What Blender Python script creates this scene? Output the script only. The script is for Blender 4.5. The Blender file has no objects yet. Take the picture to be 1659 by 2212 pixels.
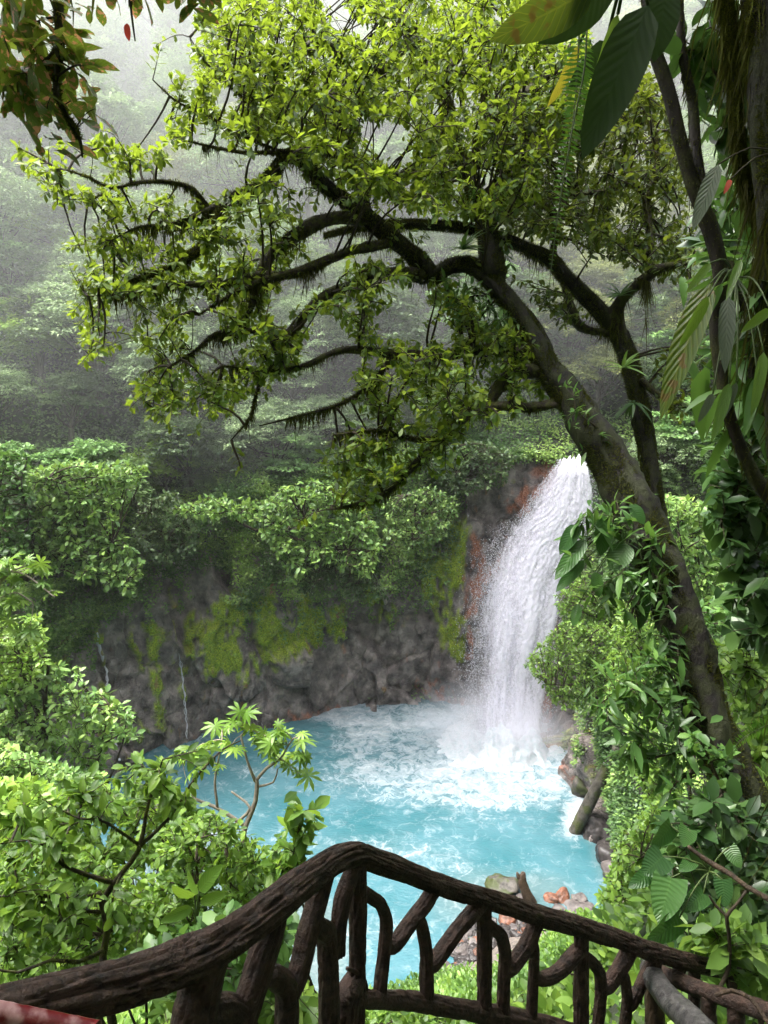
import bpy, math, random
import numpy as np
from mathutils import Vector, noise as mn

# ------------------------------------------------------------------ camera, sky, sun, exposure
SC = bpy.context.scene
COL = SC.collection
RAD = math.radians
CAMZ, PITCH, FPX = 29.0, RAD(12.0), 1495.0
cam_d = bpy.data.cameras.new("camera")
cam_d.sensor_fit = 'VERTICAL'; cam_d.sensor_height = 36.0
cam_d.lens = FPX / 2212.0 * 36.0
cam_d.clip_start = 0.05; cam_d.clip_end = 2000
cam = bpy.data.objects.new("camera", cam_d); COL.objects.link(cam)
cam.location = (0, 0, CAMZ); cam.rotation_euler = (RAD(90) - PITCH, 0, 0)
SC.camera = cam

SUN_EL, SUN_AZ = RAD(66), RAD(-72)       # azimuth measured from +Y (ahead) towards +X
w = bpy.data.worlds.new("World"); SC.world = w; w.use_nodes = True
nt = w.node_tree; nt.nodes.clear()
out = nt.nodes.new('ShaderNodeOutputWorld'); bg = nt.nodes.new('ShaderNodeBackground')
sky = nt.nodes.new('ShaderNodeTexSky'); sky.sky_type = 'NISHITA'; sky.sun_disc = False
sky.sun_elevation = SUN_EL; sky.sun_rotation = SUN_AZ
sky.air_density = 1.0; sky.dust_density = 6.0; sky.ozone_density = 1.0
hs = nt.nodes.new('ShaderNodeHueSaturation'); hs.inputs['Saturation'].default_value = 0.28
nt.links.new(sky.outputs[0], hs.inputs['Color']); nt.links.new(hs.outputs[0], bg.inputs[0])
bg.inputs[1].default_value = 0.15
nt.links.new(bg.outputs[0], out.inputs[0])
sl = bpy.data.lights.new("sun", 'SUN'); sl.energy = 1.1; sl.angle = RAD(25); sl.color = (1.0, 0.97, 0.9)
sun = bpy.data.objects.new("sun", sl); COL.objects.link(sun)
sun.rotation_euler = Vector((-math.sin(SUN_AZ) * math.cos(SUN_EL), -math.cos(SUN_AZ) * math.cos(SUN_EL), -math.sin(SUN_EL))).to_track_quat('-Z', 'Y').to_euler()
SC.view_settings.view_transform = 'Standard'; SC.view_settings.look = 'None'
SC.view_settings.gamma = 1.0; SC.view_settings.exposure = 2.45
SC.render.engine = 'CYCLES'
cy = SC.cycles
cy.use_denoising = True
cy.max_bounces = 10; cy.diffuse_bounces = 4; cy.glossy_bounces = 2; cy.transmission_bounces = 4
cy.transparent_max_bounces = 8; cy.volume_bounces = 8
cy.caustics_reflective = False; cy.caustics_refractive = False
cy.volume_step_rate = 2.0; cy.volume_max_steps = 64

rng = np.random.default_rng(7)
random.seed(7)
cp, sp = math.cos(PITCH), math.sin(PITCH)
CAM = np.array([0, 0, CAMZ])


def Q(x, y, zc):
    """photo position (1659 x 2212 grid) and depth along the view axis -> world point"""
    a = (x - 829.5) / FPX; b = -(y - 1106.0) / FPX
    return CAM + zc * np.array([a, cp + b * sp, -sp + b * cp])


def G(x, y, z=0.0):
    """photo position and height -> world point"""
    a = (x - 829.5) / FPX; b = -(y - 1106.0) / FPX
    d = np.array([a, cp + b * sp, -sp + b * cp])
    return CAM + d * ((z - CAMZ) / d[2])


def PX(p):
    p = np.asarray(p) - CAM
    zc = p[..., 1] * cp - p[..., 2] * sp
    up = p[..., 1] * sp + p[..., 2] * cp
    return 829.5 + FPX * p[..., 0] / zc, 1106 - FPX * up / zc, zc


# ------------------------------------------------------------------ mesh tools
class MB:
    def __init__(self):
        self.v, self.l, self.t, self.a, self.uv, self.n = [], [], [], [], [], 0

    def add(self, verts, loops, totals, tint=None, uv=None):
        verts = np.asarray(verts, np.float32).reshape(-1, 3)
        k = len(verts)
        self.v.append(verts); self.l.append(np.asarray(loops, np.int32) + self.n)
        self.t.append(np.asarray(totals, np.int32))
        self.a.append(np.full(k, .5, np.float32) if tint is None else np.broadcast_to(np.asarray(tint, np.float32), (k,)))
        self.uv.append(np.zeros((k, 2), np.float32) if uv is None else np.asarray(uv, np.float32))
        self.n += k

    def build(self, name, mat, parent=None, smooth=True, extra=None):
        me = bpy.data.meshes.new(name)
        v = np.concatenate(self.v)
        q = parent
        while q is not None:
            v = v - np.array(q.location, np.float32); q = q.parent
        v = np.ascontiguousarray(v, np.float32); l = np.concatenate(self.l); t = np.concatenate(self.t)
        me.vertices.add(len(v)); me.vertices.foreach_set("co", v.ravel())
        me.loops.add(len(l)); me.loops.foreach_set("vertex_index", l)
        me.polygons.add(len(t))
        st = np.zeros(len(t), np.int32); st[1:] = np.cumsum(t)[:-1]
        me.polygons.foreach_set("loop_start", st); me.polygons.foreach_set("loop_total", t)
        if smooth: me.polygons.foreach_set("use_smooth", np.ones(len(t), bool))
        at = me.attributes.new("tint", 'FLOAT', 'POINT'); at.data.foreach_set("value", np.concatenate(self.a))
        uvs = np.concatenate(self.uv)
        ul = me.uv_layers.new(name="UVMap"); ul.data.foreach_set("uv", uvs[l].ravel())
        for k, val in (extra or {}).items():
            e = me.attributes.new(k, 'FLOAT', 'POINT'); e.data.foreach_set("value", np.asarray(val, np.float32))
        me.update(calc_edges=True)
        if mat: me.materials.append(mat)
        o = bpy.data.objects.new(name, me); COL.objects.link(o)
        if parent is not None: o.parent = parent
        return o


def tag(o, label=None, cat=None, group=None, kind=None):
    if label: o['label'] = label
    if cat: o['category'] = cat
    if group: o['group'] = group
    if kind: o['kind'] = kind
    return o


def thing(name, label, cat, loc, group=None):
    o = bpy.data.objects.new(name, None); COL.objects.link(o)
    o.location = [float(c) for c in loc]
    o.empty_display_size = .1
    return tag(o, label, cat, group)


def copy_tree(o, parent=None):
    c = o.copy(); COL.objects.link(c); c.parent = parent
    for ch in [k for k in o.children]:
        copy_tree(ch, c)
    return c


def nrm(a):
    return a / np.maximum(np.linalg.norm(a, axis=-1, keepdims=True), 1e-9)


def frames(d, up):
    """rows: leaf direction d, preferred normal up -> rotation matrices with columns x, y, z"""
    y = nrm(d); x = np.cross(y, up); bad = np.linalg.norm(x, axis=1) < 1e-3
    x[bad] = np.cross(y[bad], np.array([1, .3, .2])); x = nrm(x); z = np.cross(x, y)
    return np.stack([x, y, z], -1)


def template(wid, seg=1, obov=0.5, droop=.15, fold=.25, wav=0.0, heart=0.0):
    """leaf of unit length along +y; obov: where it is widest"""
    if seg == 1:
        v = np.array([[0, 0, 0], [-wid / 2, obov, wid * fold * .5], [0, 1, -droop], [wid / 2, obov, wid * fold * .5]])
        return v, np.array([0, 2, 1, 0, 3, 2]), np.array([3, 3]), np.array([[.5, 0], [0, obov], [.5, 1], [1, obov]])
    ys = np.linspace(0, 1, seg + 1)
    V, U = [], []
    a = obov / (1 - obov)
    for i, y in enumerate(ys):
        ww = wid / 2 * (y ** a * (1 - y)) / (obov ** a * (1 - obov)) if 0 < y < 1 else 0
        ww = ww ** .75 * (wid / 2) ** .25 if ww > 0 else 0
        if heart and 0 < i: ww = max(ww, 0)
        zz = -droop * y * y
        V.append([0, y, zz]); U.append([.5, y])
        wv = wav * math.sin(y * 17)
        back = -heart * (1 - y) ** 2 if i else 0
        V.append([-ww, y + back, zz + ww * fold * 2 * .5 + wv]); U.append([0, y])
        V.append([ww, y + back, zz + ww * fold * 2 * .5 - wv]); U.append([1, y])
    L, T = [], []
    for i in range(seg):
        a0, b0 = 3 * i, 3 * i + 3
        if i == 0:
            L += [a0, b0, b0 + 1, a0, b0 + 2, b0]; T += [3, 3]
        elif i == seg - 1:
            L += [a0, b0, a0 + 1, a0, a0 + 2, b0]; T += [3, 3]
        else:
            L += [a0, b0, b0 + 1, a0 + 1, a0, a0 + 2, b0 + 2, b0]; T += [4, 4]
    return np.array(V, float), np.array(L), np.array(T), np.array(U, float)


def scatter(mb, tpl, pos, d, up, size, tint):
    V, L, T, U = tpl
    n = len(pos)
    if n == 0: return
    R = frames(np.asarray(d, float), np.asarray(up, float))
    pts = np.einsum('nij,vj->nvi', R, V) * np.asarray(size)[:, None, None] + np.asarray(pos)[:, None, :]
    k = len(V)
    loops = (L[None, :] + (np.arange(n) * k)[:, None]).ravel()
    mb.add(pts.reshape(-1, 3), loops, np.tile(T, n), np.repeat(tint, k), np.tile(U, (n, 1)))


def smooth_path(pts, step):
    """Hermite curve through rows (x, y, z, r), tangents held back where one span is much longer than the next"""
    p = np.asarray(pts, float)
    if len(p) == 2: p = np.array([p[0], (p[0] + p[1]) / 2, p[1]])
    sg = np.linalg.norm(np.diff(p[:, :3], axis=0), axis=1); m = np.gradient(p, axis=0)
    for i in range(len(p)):
        lim = min(sg[max(0, i - 1)], sg[min(len(sg) - 1, i)]) * 1.1; k = np.linalg.norm(m[i, :3])
        if k > lim: m[i] *= lim / k
    res = []
    for i in range(len(p) - 1):
        n = max(2, int(sg[i] / step))
        for t in np.linspace(0, 1, n, endpoint=False):
            res.append((2 * t ** 3 - 3 * t * t + 1) * p[i] + (t ** 3 - 2 * t * t + t) * m[i] + (3 * t * t - 2 * t ** 3) * p[i + 1] + (t ** 3 - t * t) * m[i + 1])
    res.append(p[-1]); res = np.array(res); res[:, 3] = np.maximum(res[:, 3], .001)
    return res


from mathutils import Euler
ROT3 = Euler((.7, .5, .9)).to_matrix()


def tube(mb, path, seg=8, rough=0.0, freq=3.0, tint=.5, cap=True, grooves=0.0, gn=9, ell=1.0):
    p = path[:, :3]; r = path[:, 3]; n = len(p)
    t = nrm(np.gradient(p, axis=0))
    u = np.zeros((n, 3)); s = np.array([0, 0, 1.]) if abs(t[0, 2]) < .9 else np.array([1., 0, 0])
    u[0] = nrm(np.cross(t[0], s)[None])[0]
    for i in range(1, n):
        q = u[i - 1] - t[i] * np.dot(u[i - 1], t[i]); u[i] = q / max(np.linalg.norm(q), 1e-9)
    v = np.cross(t, u)
    an = np.arange(seg) / seg * 2 * math.pi
    rad = np.repeat(r[:, None], seg, 1)
    if rough or grooves:
        arc = np.concatenate([[0], np.cumsum(np.linalg.norm(np.diff(p, axis=0), axis=1))])
        ph = float(rng.uniform(0, 50))
        for i in range(n):
            for j in range(seg):
                c = (math.cos(an[j]), math.sin(an[j]))
                if rough:
                    rad[i, j] *= 1 + rough * mn.fractal(ROT3 @ Vector((c[0] * 1.3 + ph, c[1] * 1.3, arc[i] * freq * .5)), 1.0, 2.0, 4)
                if grooves:
                    q = ROT3 @ Vector((c[0] * gn * .33 + ph, c[1] * gn * .33, arc[i] * 2.6))
                    q = q + .45 * mn.noise_vector(Vector((c[0] * 1.5 + ph, c[1] * 1.5, arc[i] * 5)))
                    g = 1 - min(1, abs(mn.noise(q)) * 4.2)
                    g2 = 1 - min(1, abs(mn.noise(q * 2.3)) * 3.5)
                    rad[i, j] *= 1 - grooves * (g * g + .4 * g2 * g2)
    ring = p[:, None] + rad[..., None] * (np.cos(an)[None, :, None] * u[:, None] + ell * np.sin(an)[None, :, None] * v[:, None])
    i0 = (np.arange(n - 1)[:, None] * seg + np.arange(seg)[None]).ravel()
    i1 = (np.arange(n - 1)[:, None] * seg + (np.arange(seg)[None] + 1) % seg).ravel()
    L = np.stack([i0, i1, i1 + seg, i0 + seg], 1).ravel(); T = np.full(len(i0), 4)
    V = ring.reshape(-1, 3)
    uv = np.stack([np.tile(an / 6.2832, n), np.repeat(np.linspace(0, 1, n), seg)], 1)
    if cap:
        V = np.vstack([V, p[0] - t[0] * r[0] * .35, p[-1] + t[-1] * r[-1] * .35]); uv = np.vstack([uv, [[.5, 0], [.5, 1]]])
        a, b = n * seg, n * seg + 1; k = np.arange(seg)
        L = np.concatenate([L, np.stack([np.full(seg, a), (k + 1) % seg, k], 1).ravel(),
                            np.stack([np.full(seg, b), (n - 1) * seg + k, (n - 1) * seg + (k + 1) % seg], 1).ravel()])
        T = np.concatenate([T, np.full(2 * seg, 3)])
    mb.add(V, L, T, tint, uv)


def thin_tubes(mb, paths, r0, r1, seg=4):
    """many twigs at once: paths (n, k, 3)"""
    n, k, _ = paths.shape
    if n == 0: return
    t = nrm(np.gradient(paths, axis=1))
    s = np.where(np.abs(t[..., 2:3]) < .9, np.array([0, 0, 1.]), np.array([1., 0, 0]))
    u = nrm(np.cross(t, s)); v = np.cross(t, u)
    an = np.arange(seg) / seg * 2 * math.pi
    r = np.asarray(r0)[:, None] * (1 - np.linspace(0, 1, k))[None] + np.asarray(r1)[:, None] * np.linspace(0, 1, k)[None]
    ring = paths[:, :, None] + r[..., None, None] * (np.cos(an)[:, None] * u[:, :, None] + np.sin(an)[:, None] * v[:, :, None])
    base = (np.arange(n)[:, None, None] * k + np.arange(k - 1)[None, :, None]) * seg
    j = np.arange(seg)[None, None]; j1 = (np.arange(seg) + 1)[None, None] % seg
    L = np.stack([base + j, base + j1, base + seg + j1, base + seg + j], -1).ravel()
    mb.add(ring.reshape(-1, 3), L, np.full(n * (k - 1) * seg, 4))


def rvec(n):
    return nrm(rng.normal(size=(n, 3)))


def grow(mbw, skel, targets, r_twig=.012, r_tip=.003, first=.15, maxlen=3.0, sag=.1):
    """join every target to the nearest limb with a bent twig; returns tips and their directions"""
    skel = np.asarray(skel, float)[:, :3]
    targets = np.asarray(targets, float)
    targets = targets[rng.permutation(len(targets))]
    n1 = max(1, int(len(targets) * first))
    tips, dirs = [], []
    for part, ra, rb in ((targets[:n1], r_twig * 1.7, r_twig * .7), (targets[n1:], r_twig * .7, r_tip)):
        if len(part) == 0: continue
        near = np.zeros(len(part), int); dist = np.zeros(len(part))
        for i in range(0, len(part), 500):
            d2 = ((part[i:i + 500, None] - skel[None]) ** 2).sum(-1)
            near[i:i + 500] = d2.argmin(1); dist[i:i + 500] = np.sqrt(d2.min(1))
        ok = dist < maxlen; part = part[ok]; near = near[ok]; dist = dist[ok]
        if len(part) == 0: continue
        a = skel[near]; dv = part - a; ln = np.linalg.norm(dv, axis=1, keepdims=True)
        b1 = a + dv * .35 + rvec(len(part)) * ln * .13 + np.array([0, 0, 1]) * ln * sag
        b2 = a + dv * .7 + rvec(len(part)) * ln * .11 + np.array([0, 0, 1]) * ln * sag
        s = np.linspace(0, 1, 6)[None, :, None]
        P = (1 - s) ** 3 * a[:, None] + 3 * s * (1 - s) ** 2 * b1[:, None] + 3 * s * s * (1 - s) * b2[:, None] + s ** 3 * part[:, None]
        thin_tubes(mbw, P, np.full(len(P), ra), np.full(len(P), rb))
        tips.append(part); dirs.append(nrm(P[:, -1] - P[:, -3]))
        if ra > r_twig: skel = np.vstack([skel, P[:, 1:].reshape(-1, 3)])
    return np.concatenate(tips), np.concatenate(dirs)


def rosettes(mbl, tpl, tips, dirs, n, size, spread=1.0, back=.25, upb=.5, size_var=.33, tint_spread=.18):
    m = len(tips)
    cl = np.repeat(np.arange(m), n)
    k = len(cl)
    t = dirs[cl]; rad = rvec(k); rad = nrm(rad - t * (rad * t).sum(1, keepdims=True))
    d = nrm(t * (.35 + .5 * rng.random((k, 1))) + rad * spread + np.array([0, 0, -.12]))
    pos = tips[cl] - t * (rng.random((k, 1)) ** 1.5 * back)
    up = nrm(np.array([0, 0, 1.]) * (1 + upb) + rvec(k) * .75 + t * .4)
    ct = np.clip(rng.normal(.5, .17, m), 0, 1)
    tint = np.clip(ct[cl] + rng.normal(0, tint_spread, k), 0, 1)
    scatter(mbl, tpl, pos, d, up, size * (1 + size_var * rng.normal(size=k)).clip(.45, 1.7), tint)


# ------------------------------------------------------------------ materials
def newmat(name):
    m = bpy.data.materials.new(name); m.use_nodes = True
    m.node_tree.nodes.clear()
    return m, m.node_tree.nodes, m.node_tree.links


def N(nodes, t, **kw):
    n = nodes.new(t)
    for k, v in kw.items():
        if k.startswith('i_'): n.inputs[int(k[2:])].default_value = v
        else: setattr(n, k, v)
    return n


def ramp(nodes, stops):
    r = nodes.new('ShaderNodeValToRGB')
    e = r.color_ramp.elements
    while len(e) < len(stops): e.new(.5)
    for i, (p, c) in enumerate(stops):
        e[i].position = p; e[i].color = (*c, 1) if len(c) == 3 else c
    return r


LEAF_GAIN = 1.45


def leaf_mat(name, dark, mid, light, trans, rough=.42, tw=.45, veins=0.0, spots=None, spec=.4, gain=1.0):
    dark, mid, light = (tuple(min(.6, c * LEAF_GAIN * gain) for c in q) for q in (dark, mid, light))
    m, n, l = newmat(name)
    o = N(n, 'ShaderNodeOutputMaterial'); pr = N(n, 'ShaderNodeBsdfPrincipled'); tr = N(n, 'ShaderNodeBsdfTranslucent')
    mx = N(n, 'ShaderNodeMixShader'); mx.inputs[0].default_value = tw
    at = N(n, 'ShaderNodeAttribute', attribute_name='tint')
    rp = ramp(n, [(.12, dark), (.5, mid), (.92, light)])
    l.new(at.outputs['Fac'], rp.inputs[0])
    col = rp.outputs[0]
    tm = N(n, 'ShaderNodeMix', data_type='RGBA', blend_type='MULTIPLY'); tm.inputs[0].default_value = 0.0
    tcol = N(n, 'ShaderNodeMix', data_type='RGBA'); tcol.inputs[0].default_value = .35
    tcol.inputs[6].default_value = (*trans, 1)
    tc = N(n, 'ShaderNodeTexCoord')
    if veins:
        sep = N(n, 'ShaderNodeSeparateXYZ'); l.new(tc.outputs['UV'], sep.inputs[0])
        ab = N(n, 'ShaderNodeMath', operation='SUBTRACT', i_1=.5); l.new(sep.outputs[0], ab.inputs[0])
        a2 = N(n, 'ShaderNodeMath', operation='ABSOLUTE'); l.new(ab.outputs[0], a2.inputs[0])
        mul = N(n, 'ShaderNodeMath', operation='MULTIPLY_ADD', i_1=-.45); l.new(a2.outputs[0], mul.inputs[0]); l.new(sep.outputs[1], mul.inputs[2])
        fr = N(n, 'ShaderNodeMath', operation='MULTIPLY', i_1=11.0 * 6.28); l.new(mul.outputs[0], fr.inputs[0])
        sn = N(n, 'ShaderNodeMath', operation='SINE'); l.new(fr.outputs[0], sn.inputs[0])
        vr = N(n, 'ShaderNodeMapRange', interpolation_type='SMOOTHSTEP'); vr.inputs[1].default_value = .82; vr.inputs[2].default_value = 1.0; l.new(sn.outputs[0], vr.inputs[0])
        md = N(n, 'ShaderNodeMapRange', interpolation_type='SMOOTHSTEP'); md.inputs[1].default_value = .035; md.inputs[2].default_value = .012; l.new(a2.outputs[0], md.inputs[0])
        mxv = N(n, 'ShaderNodeMath', operation='MAXIMUM'); l.new(vr.outputs[0], mxv.inputs[0]); l.new(md.outputs[0], mxv.inputs[1])
        sc = N(n, 'ShaderNodeMath', operation='MULTIPLY', i_1=veins); l.new(mxv.outputs[0], sc.inputs[0])
        mv = N(n, 'ShaderNodeMix', data_type='RGBA'); l.new(sc.outputs[0], mv.inputs[0]); l.new(col, mv.inputs[6])
        mv.inputs[7].default_value = (min(1, light[0] * 2), min(1, light[1] * 1.7), light[2] * 1.8, 1)
        col = mv.outputs[2]
        bp = N(n, 'ShaderNodeBump', i_0=min(.4, veins * 2.5), i_1=.004); l.new(sn.outputs[0], bp.inputs['Height']); l.new(bp.outputs[0], pr.inputs['Normal'])
    if spots:
        ns = N(n, 'ShaderNodeTexNoise'); ns.inputs['Scale'].default_value = spots[1]; ns.inputs['Detail'].default_value = 3
        l.new(tc.outputs['Object'], ns.inputs['Vector'])
        mr = N(n, 'ShaderNodeMapRange'); mr.inputs[1].default_value = spots[2]; mr.inputs[2].default_value = spots[2] + .05; l.new(ns.outputs[0], mr.inputs[0])
        ms = N(n, 'ShaderNodeMix', data_type='RGBA'); l.new(mr.outputs[0], ms.inputs[0]); l.new(col, ms.inputs[6]); ms.inputs[7].default_value = (*spots[0], 1)
        col = ms.outputs[2]
        mt = N(n, 'ShaderNodeMix', data_type='RGBA'); l.new(mr.outputs[0], mt.inputs[0]); mt.inputs[6].default_value = (*trans, 1); mt.inputs[7].default_value = (*spots[0], 1)
        l.new(mt.outputs[2], tcol.inputs[6])
    l.new(col, pr.inputs['Base Color']); l.new(col, tcol.inputs[7]); l.new(tcol.outputs[2], tr.inputs[0])
    pr.inputs['Roughness'].default_value = rough; pr.inputs['Specular IOR Level'].default_value = spec
    l.new(pr.outputs[0], mx.inputs[1]); l.new(tr.outputs[0], mx.inputs[2]); l.new(mx.outputs[0], o.inputs[0])
    return m


def bark_mat(name, dark, light, moss=None, moss_amt=.5, scale=6.0, stretch=(1, 1, .3), bump=.6, rough=.75, spec=.3):
    m, n, l = newmat(name)
    o = N(n, 'ShaderNodeOutputMaterial'); pr = N(n, 'ShaderNodeBsdfPrincipled')
    tc = N(n, 'ShaderNodeTexCoord'); mp = N(n, 'ShaderNodeMapping'); mp.inputs['Scale'].default_value = stretch
    l.new(tc.outputs['Object'], mp.inputs[0])
    n1 = N(n, 'ShaderNodeTexNoise'); n1.inputs['Scale'].default_value = scale; n1.inputs['Detail'].default_value = 8; n1.inputs['Roughness'].default_value = .65
    l.new(mp.outputs[0], n1.inputs['Vector'])
    rp = ramp(n, [(.32, dark), (.7, light)]); l.new(n1.outputs[0], rp.inputs[0])
    col = rp.outputs[0]
    if moss:
        n2 = N(n, 'ShaderNodeTexNoise'); n2.inputs['Scale'].default_value = scale * .45; n2.inputs['Detail'].default_value = 6
        l.new(tc.outputs['Object'], n2.inputs['Vector'])
        n3 = N(n, 'ShaderNodeTexNoise'); n3.inputs['Scale'].default_value = scale * 9; n3.inputs['Detail'].default_value = 4
        l.new(tc.outputs['Object'], n3.inputs['Vector'])
        mr = N(n, 'ShaderNodeMapRange', interpolation_type='SMOOTHSTEP'); mr.inputs[1].default_value = .62 - moss_amt * .35; mr.inputs[2].default_value = .74 - moss_amt * .35
        l.new(n2.outputs[0], mr.inputs[0])
        rm = ramp(n, [(.3, tuple(c * .35 for c in moss)), (.7, moss)]); l.new(n3.outputs[0], rm.inputs[0])
        mx = N(n, 'ShaderNodeMix', data_type='RGBA'); l.new(mr.outputs[0], mx.inputs[0]); l.new(col, mx.inputs[6]); l.new(rm.outputs[0], mx.inputs[7])
        col = mx.outputs[2]
    l.new(col, pr.inputs['Base Color']); pr.inputs['Roughness'].default_value = rough; pr.inputs['Specular IOR Level'].default_value = spec
    bp = N(n, 'ShaderNodeBump', i_0=bump, i_1=.04); l.new(n1.outputs[0], bp.inputs['Height']); l.new(bp.outputs[0], pr.inputs['Normal'])
    l.new(pr.outputs[0], o.inputs[0])
    return m


M = {}
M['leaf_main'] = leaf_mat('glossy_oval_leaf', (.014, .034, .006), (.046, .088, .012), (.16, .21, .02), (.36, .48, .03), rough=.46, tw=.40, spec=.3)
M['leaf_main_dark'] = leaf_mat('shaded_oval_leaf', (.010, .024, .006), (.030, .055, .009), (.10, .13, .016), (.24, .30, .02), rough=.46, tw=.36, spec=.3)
M['leaf_bright'] = leaf_mat('bright_green_leaf', gain=1.25, dark=(.045, .095, .024), mid=(.095, .17, .040), light=(.18, .27, .06), trans=(.27, .40, .06), tw=.33)
M['leaf_fresh'] = leaf_mat('fresh_green_leaf', (.04, .085, .016), (.08, .15, .022), (.15, .235, .034), (.26, .42, .05), rough=.45, tw=.36)
M['leaf_lime'] = leaf_mat('lime_leaf', (.08, .16, .02), (.14, .24, .03), (.22, .33, .05), (.34, .48, .06), tw=.4)
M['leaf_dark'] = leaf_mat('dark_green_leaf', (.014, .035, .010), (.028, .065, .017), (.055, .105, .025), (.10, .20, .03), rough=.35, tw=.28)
M['leaf_mid'] = leaf_mat('mid_green_leaf', (.028, .065, .016), (.05, .115, .024), (.09, .17, .035), (.16, .30, .04), tw=.33)
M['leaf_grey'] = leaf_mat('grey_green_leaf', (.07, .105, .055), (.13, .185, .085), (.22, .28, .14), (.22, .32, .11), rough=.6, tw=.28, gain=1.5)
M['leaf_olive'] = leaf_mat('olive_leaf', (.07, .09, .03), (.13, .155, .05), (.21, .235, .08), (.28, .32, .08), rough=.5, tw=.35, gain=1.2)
M['leaf_big'] = leaf_mat('broad_veined_leaf', (.014, .040, .012), (.026, .075, .018), (.055, .12, .026), (.12, .25, .03), rough=.3, tw=.3, veins=.16)
M['leaf_front'] = leaf_mat('fresh_broad_leaf', (.026, .062, .010), (.060, .122, .016), (.13, .215, .026), (.28, .44, .04), rough=.33, tw=.4, veins=.13)
M['leaf_spotted'] = leaf_mat('insect_eaten_leaf', (.03, .055, .008), (.06, .10, .012), (.11, .15, .018), (.26, .34, .03), rough=.4, tw=.4, veins=.15, spots=((.55, .26, .13), 26.0, .555))
M['leaf_yellow'] = leaf_mat('yellowed_leaf', (.16, .15, .01), (.30, .27, .02), (.42, .36, .03), (.6, .5, .05), rough=.5, tw=.45, veins=.2)
M['leaf_striped'] = leaf_mat('torn_yellow_edged_leaf', (.02, .045, .006), (.05, .085, .008), (.12, .14, .014), (.25, .32, .03), rough=.4, tw=.4, veins=.4, spots=((.16, .11, .02), 14.0, .62))
M['leaf_silver'] = leaf_mat('pale_underside_leaf', (.05, .07, .05), (.09, .11, .085), (.15, .17, .13), (.12, .16, .08), rough=.55, tw=.25, veins=.2)
M['leaf_red'] = leaf_mat('red_leaf', (.35, .03, .03), (.5, .05, .04), (.6, .08, .05), (.8, .1, .06), tw=.4)
M['fern'] = leaf_mat('fern_green', (.03, .085, .012), (.055, .15, .018), (.10, .22, .025), (.22, .42, .04), tw=.4)
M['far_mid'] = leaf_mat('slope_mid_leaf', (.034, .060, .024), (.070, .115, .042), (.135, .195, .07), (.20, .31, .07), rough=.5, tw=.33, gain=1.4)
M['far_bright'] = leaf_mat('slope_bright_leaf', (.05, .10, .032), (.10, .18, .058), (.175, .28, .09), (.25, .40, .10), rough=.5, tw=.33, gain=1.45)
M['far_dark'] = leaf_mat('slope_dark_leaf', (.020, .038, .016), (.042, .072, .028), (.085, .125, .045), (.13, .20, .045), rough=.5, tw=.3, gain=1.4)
M['leaf_shade'] = leaf_mat('shade_toned_broad_leaf', (.006, .014, .004), (.010, .026, .006), (.018, .042, .009), (.07, .14, .015), rough=.45, tw=.18, veins=.06)  # broad leaf toned darker, its backlit shade put into the colour
M['creeper'] = leaf_mat('creeper_leaf', (.028, .058, .018), (.075, .135, .036), (.17, .245, .06), (.18, .30, .06), tw=.28, gain=1.35)
M['mossy_bark'] = bark_mat('mossy_bark', (.003, .0025, .002), (.013, .0095, .0065), (.026, .031, .007), .6, scale=15, bump=1.0)
M['branch_bark'] = bark_mat('branch_bark', (.010, .008, .005), (.045, .034, .02), (.07, .075, .014), .45, scale=22)
M['twig'] = bark_mat('twig_bark', (.02, .015, .009), (.06, .045, .025), scale=30, bump=.2)
M['pale_stem'] = bark_mat('pale_stem', (.16, .13, .10), (.42, .36, .29), scale=20, bump=.25)
M['far_bark'] = bark_mat('far_bark', (.03, .026, .02), (.11, .095, .075), scale=2, bump=.2)
M['moss_strand'] = leaf_mat('hanging_moss', (.016, .014, .005), (.042, .044, .010), (.10, .115, .018), (.14, .15, .02), rough=.9, tw=.25, spec=.1)
M['stem_green'] = bark_mat('green_stem', (.03, .05, .012), (.08, .12, .03), scale=20, bump=.2, rough=.5)

# leaf shapes
T_far = template(.52, 1, .45, .12, .25)
T_farw = template(.66, 1, .5, .1, .2)
T_mid = template(.5, 3, .5, .16, .25)
T_obov = template(.46, 3, .64, .12, .22)
T_big = template(.44, 7, .42, .22, .3, wav=.012)
T_obov_big = template(.40, 7, .66, .2, .25, wav=.012)
T_long = template(.2, 5, .42, .3, .3)
T_blade = template(.16, 6, .35, .35, .35)
T_heart = template(.74, 8, .34, .22, .22, wav=.016, heart=.3)
T_narrow = template(.26, 3, .45, .2, .25)
T_pinna = template(.24, 2, .3, .1, .15)


def W(x, y, Y):
    """photo position and distance ahead (world Y) -> world point"""
    a = (x - 829.5) / FPX; b = -(y - 1106.0) / FPX
    d = np.array([a, cp + b * sp, -sp + b * cp])
    return CAM + d * (Y / d[1])


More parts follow.
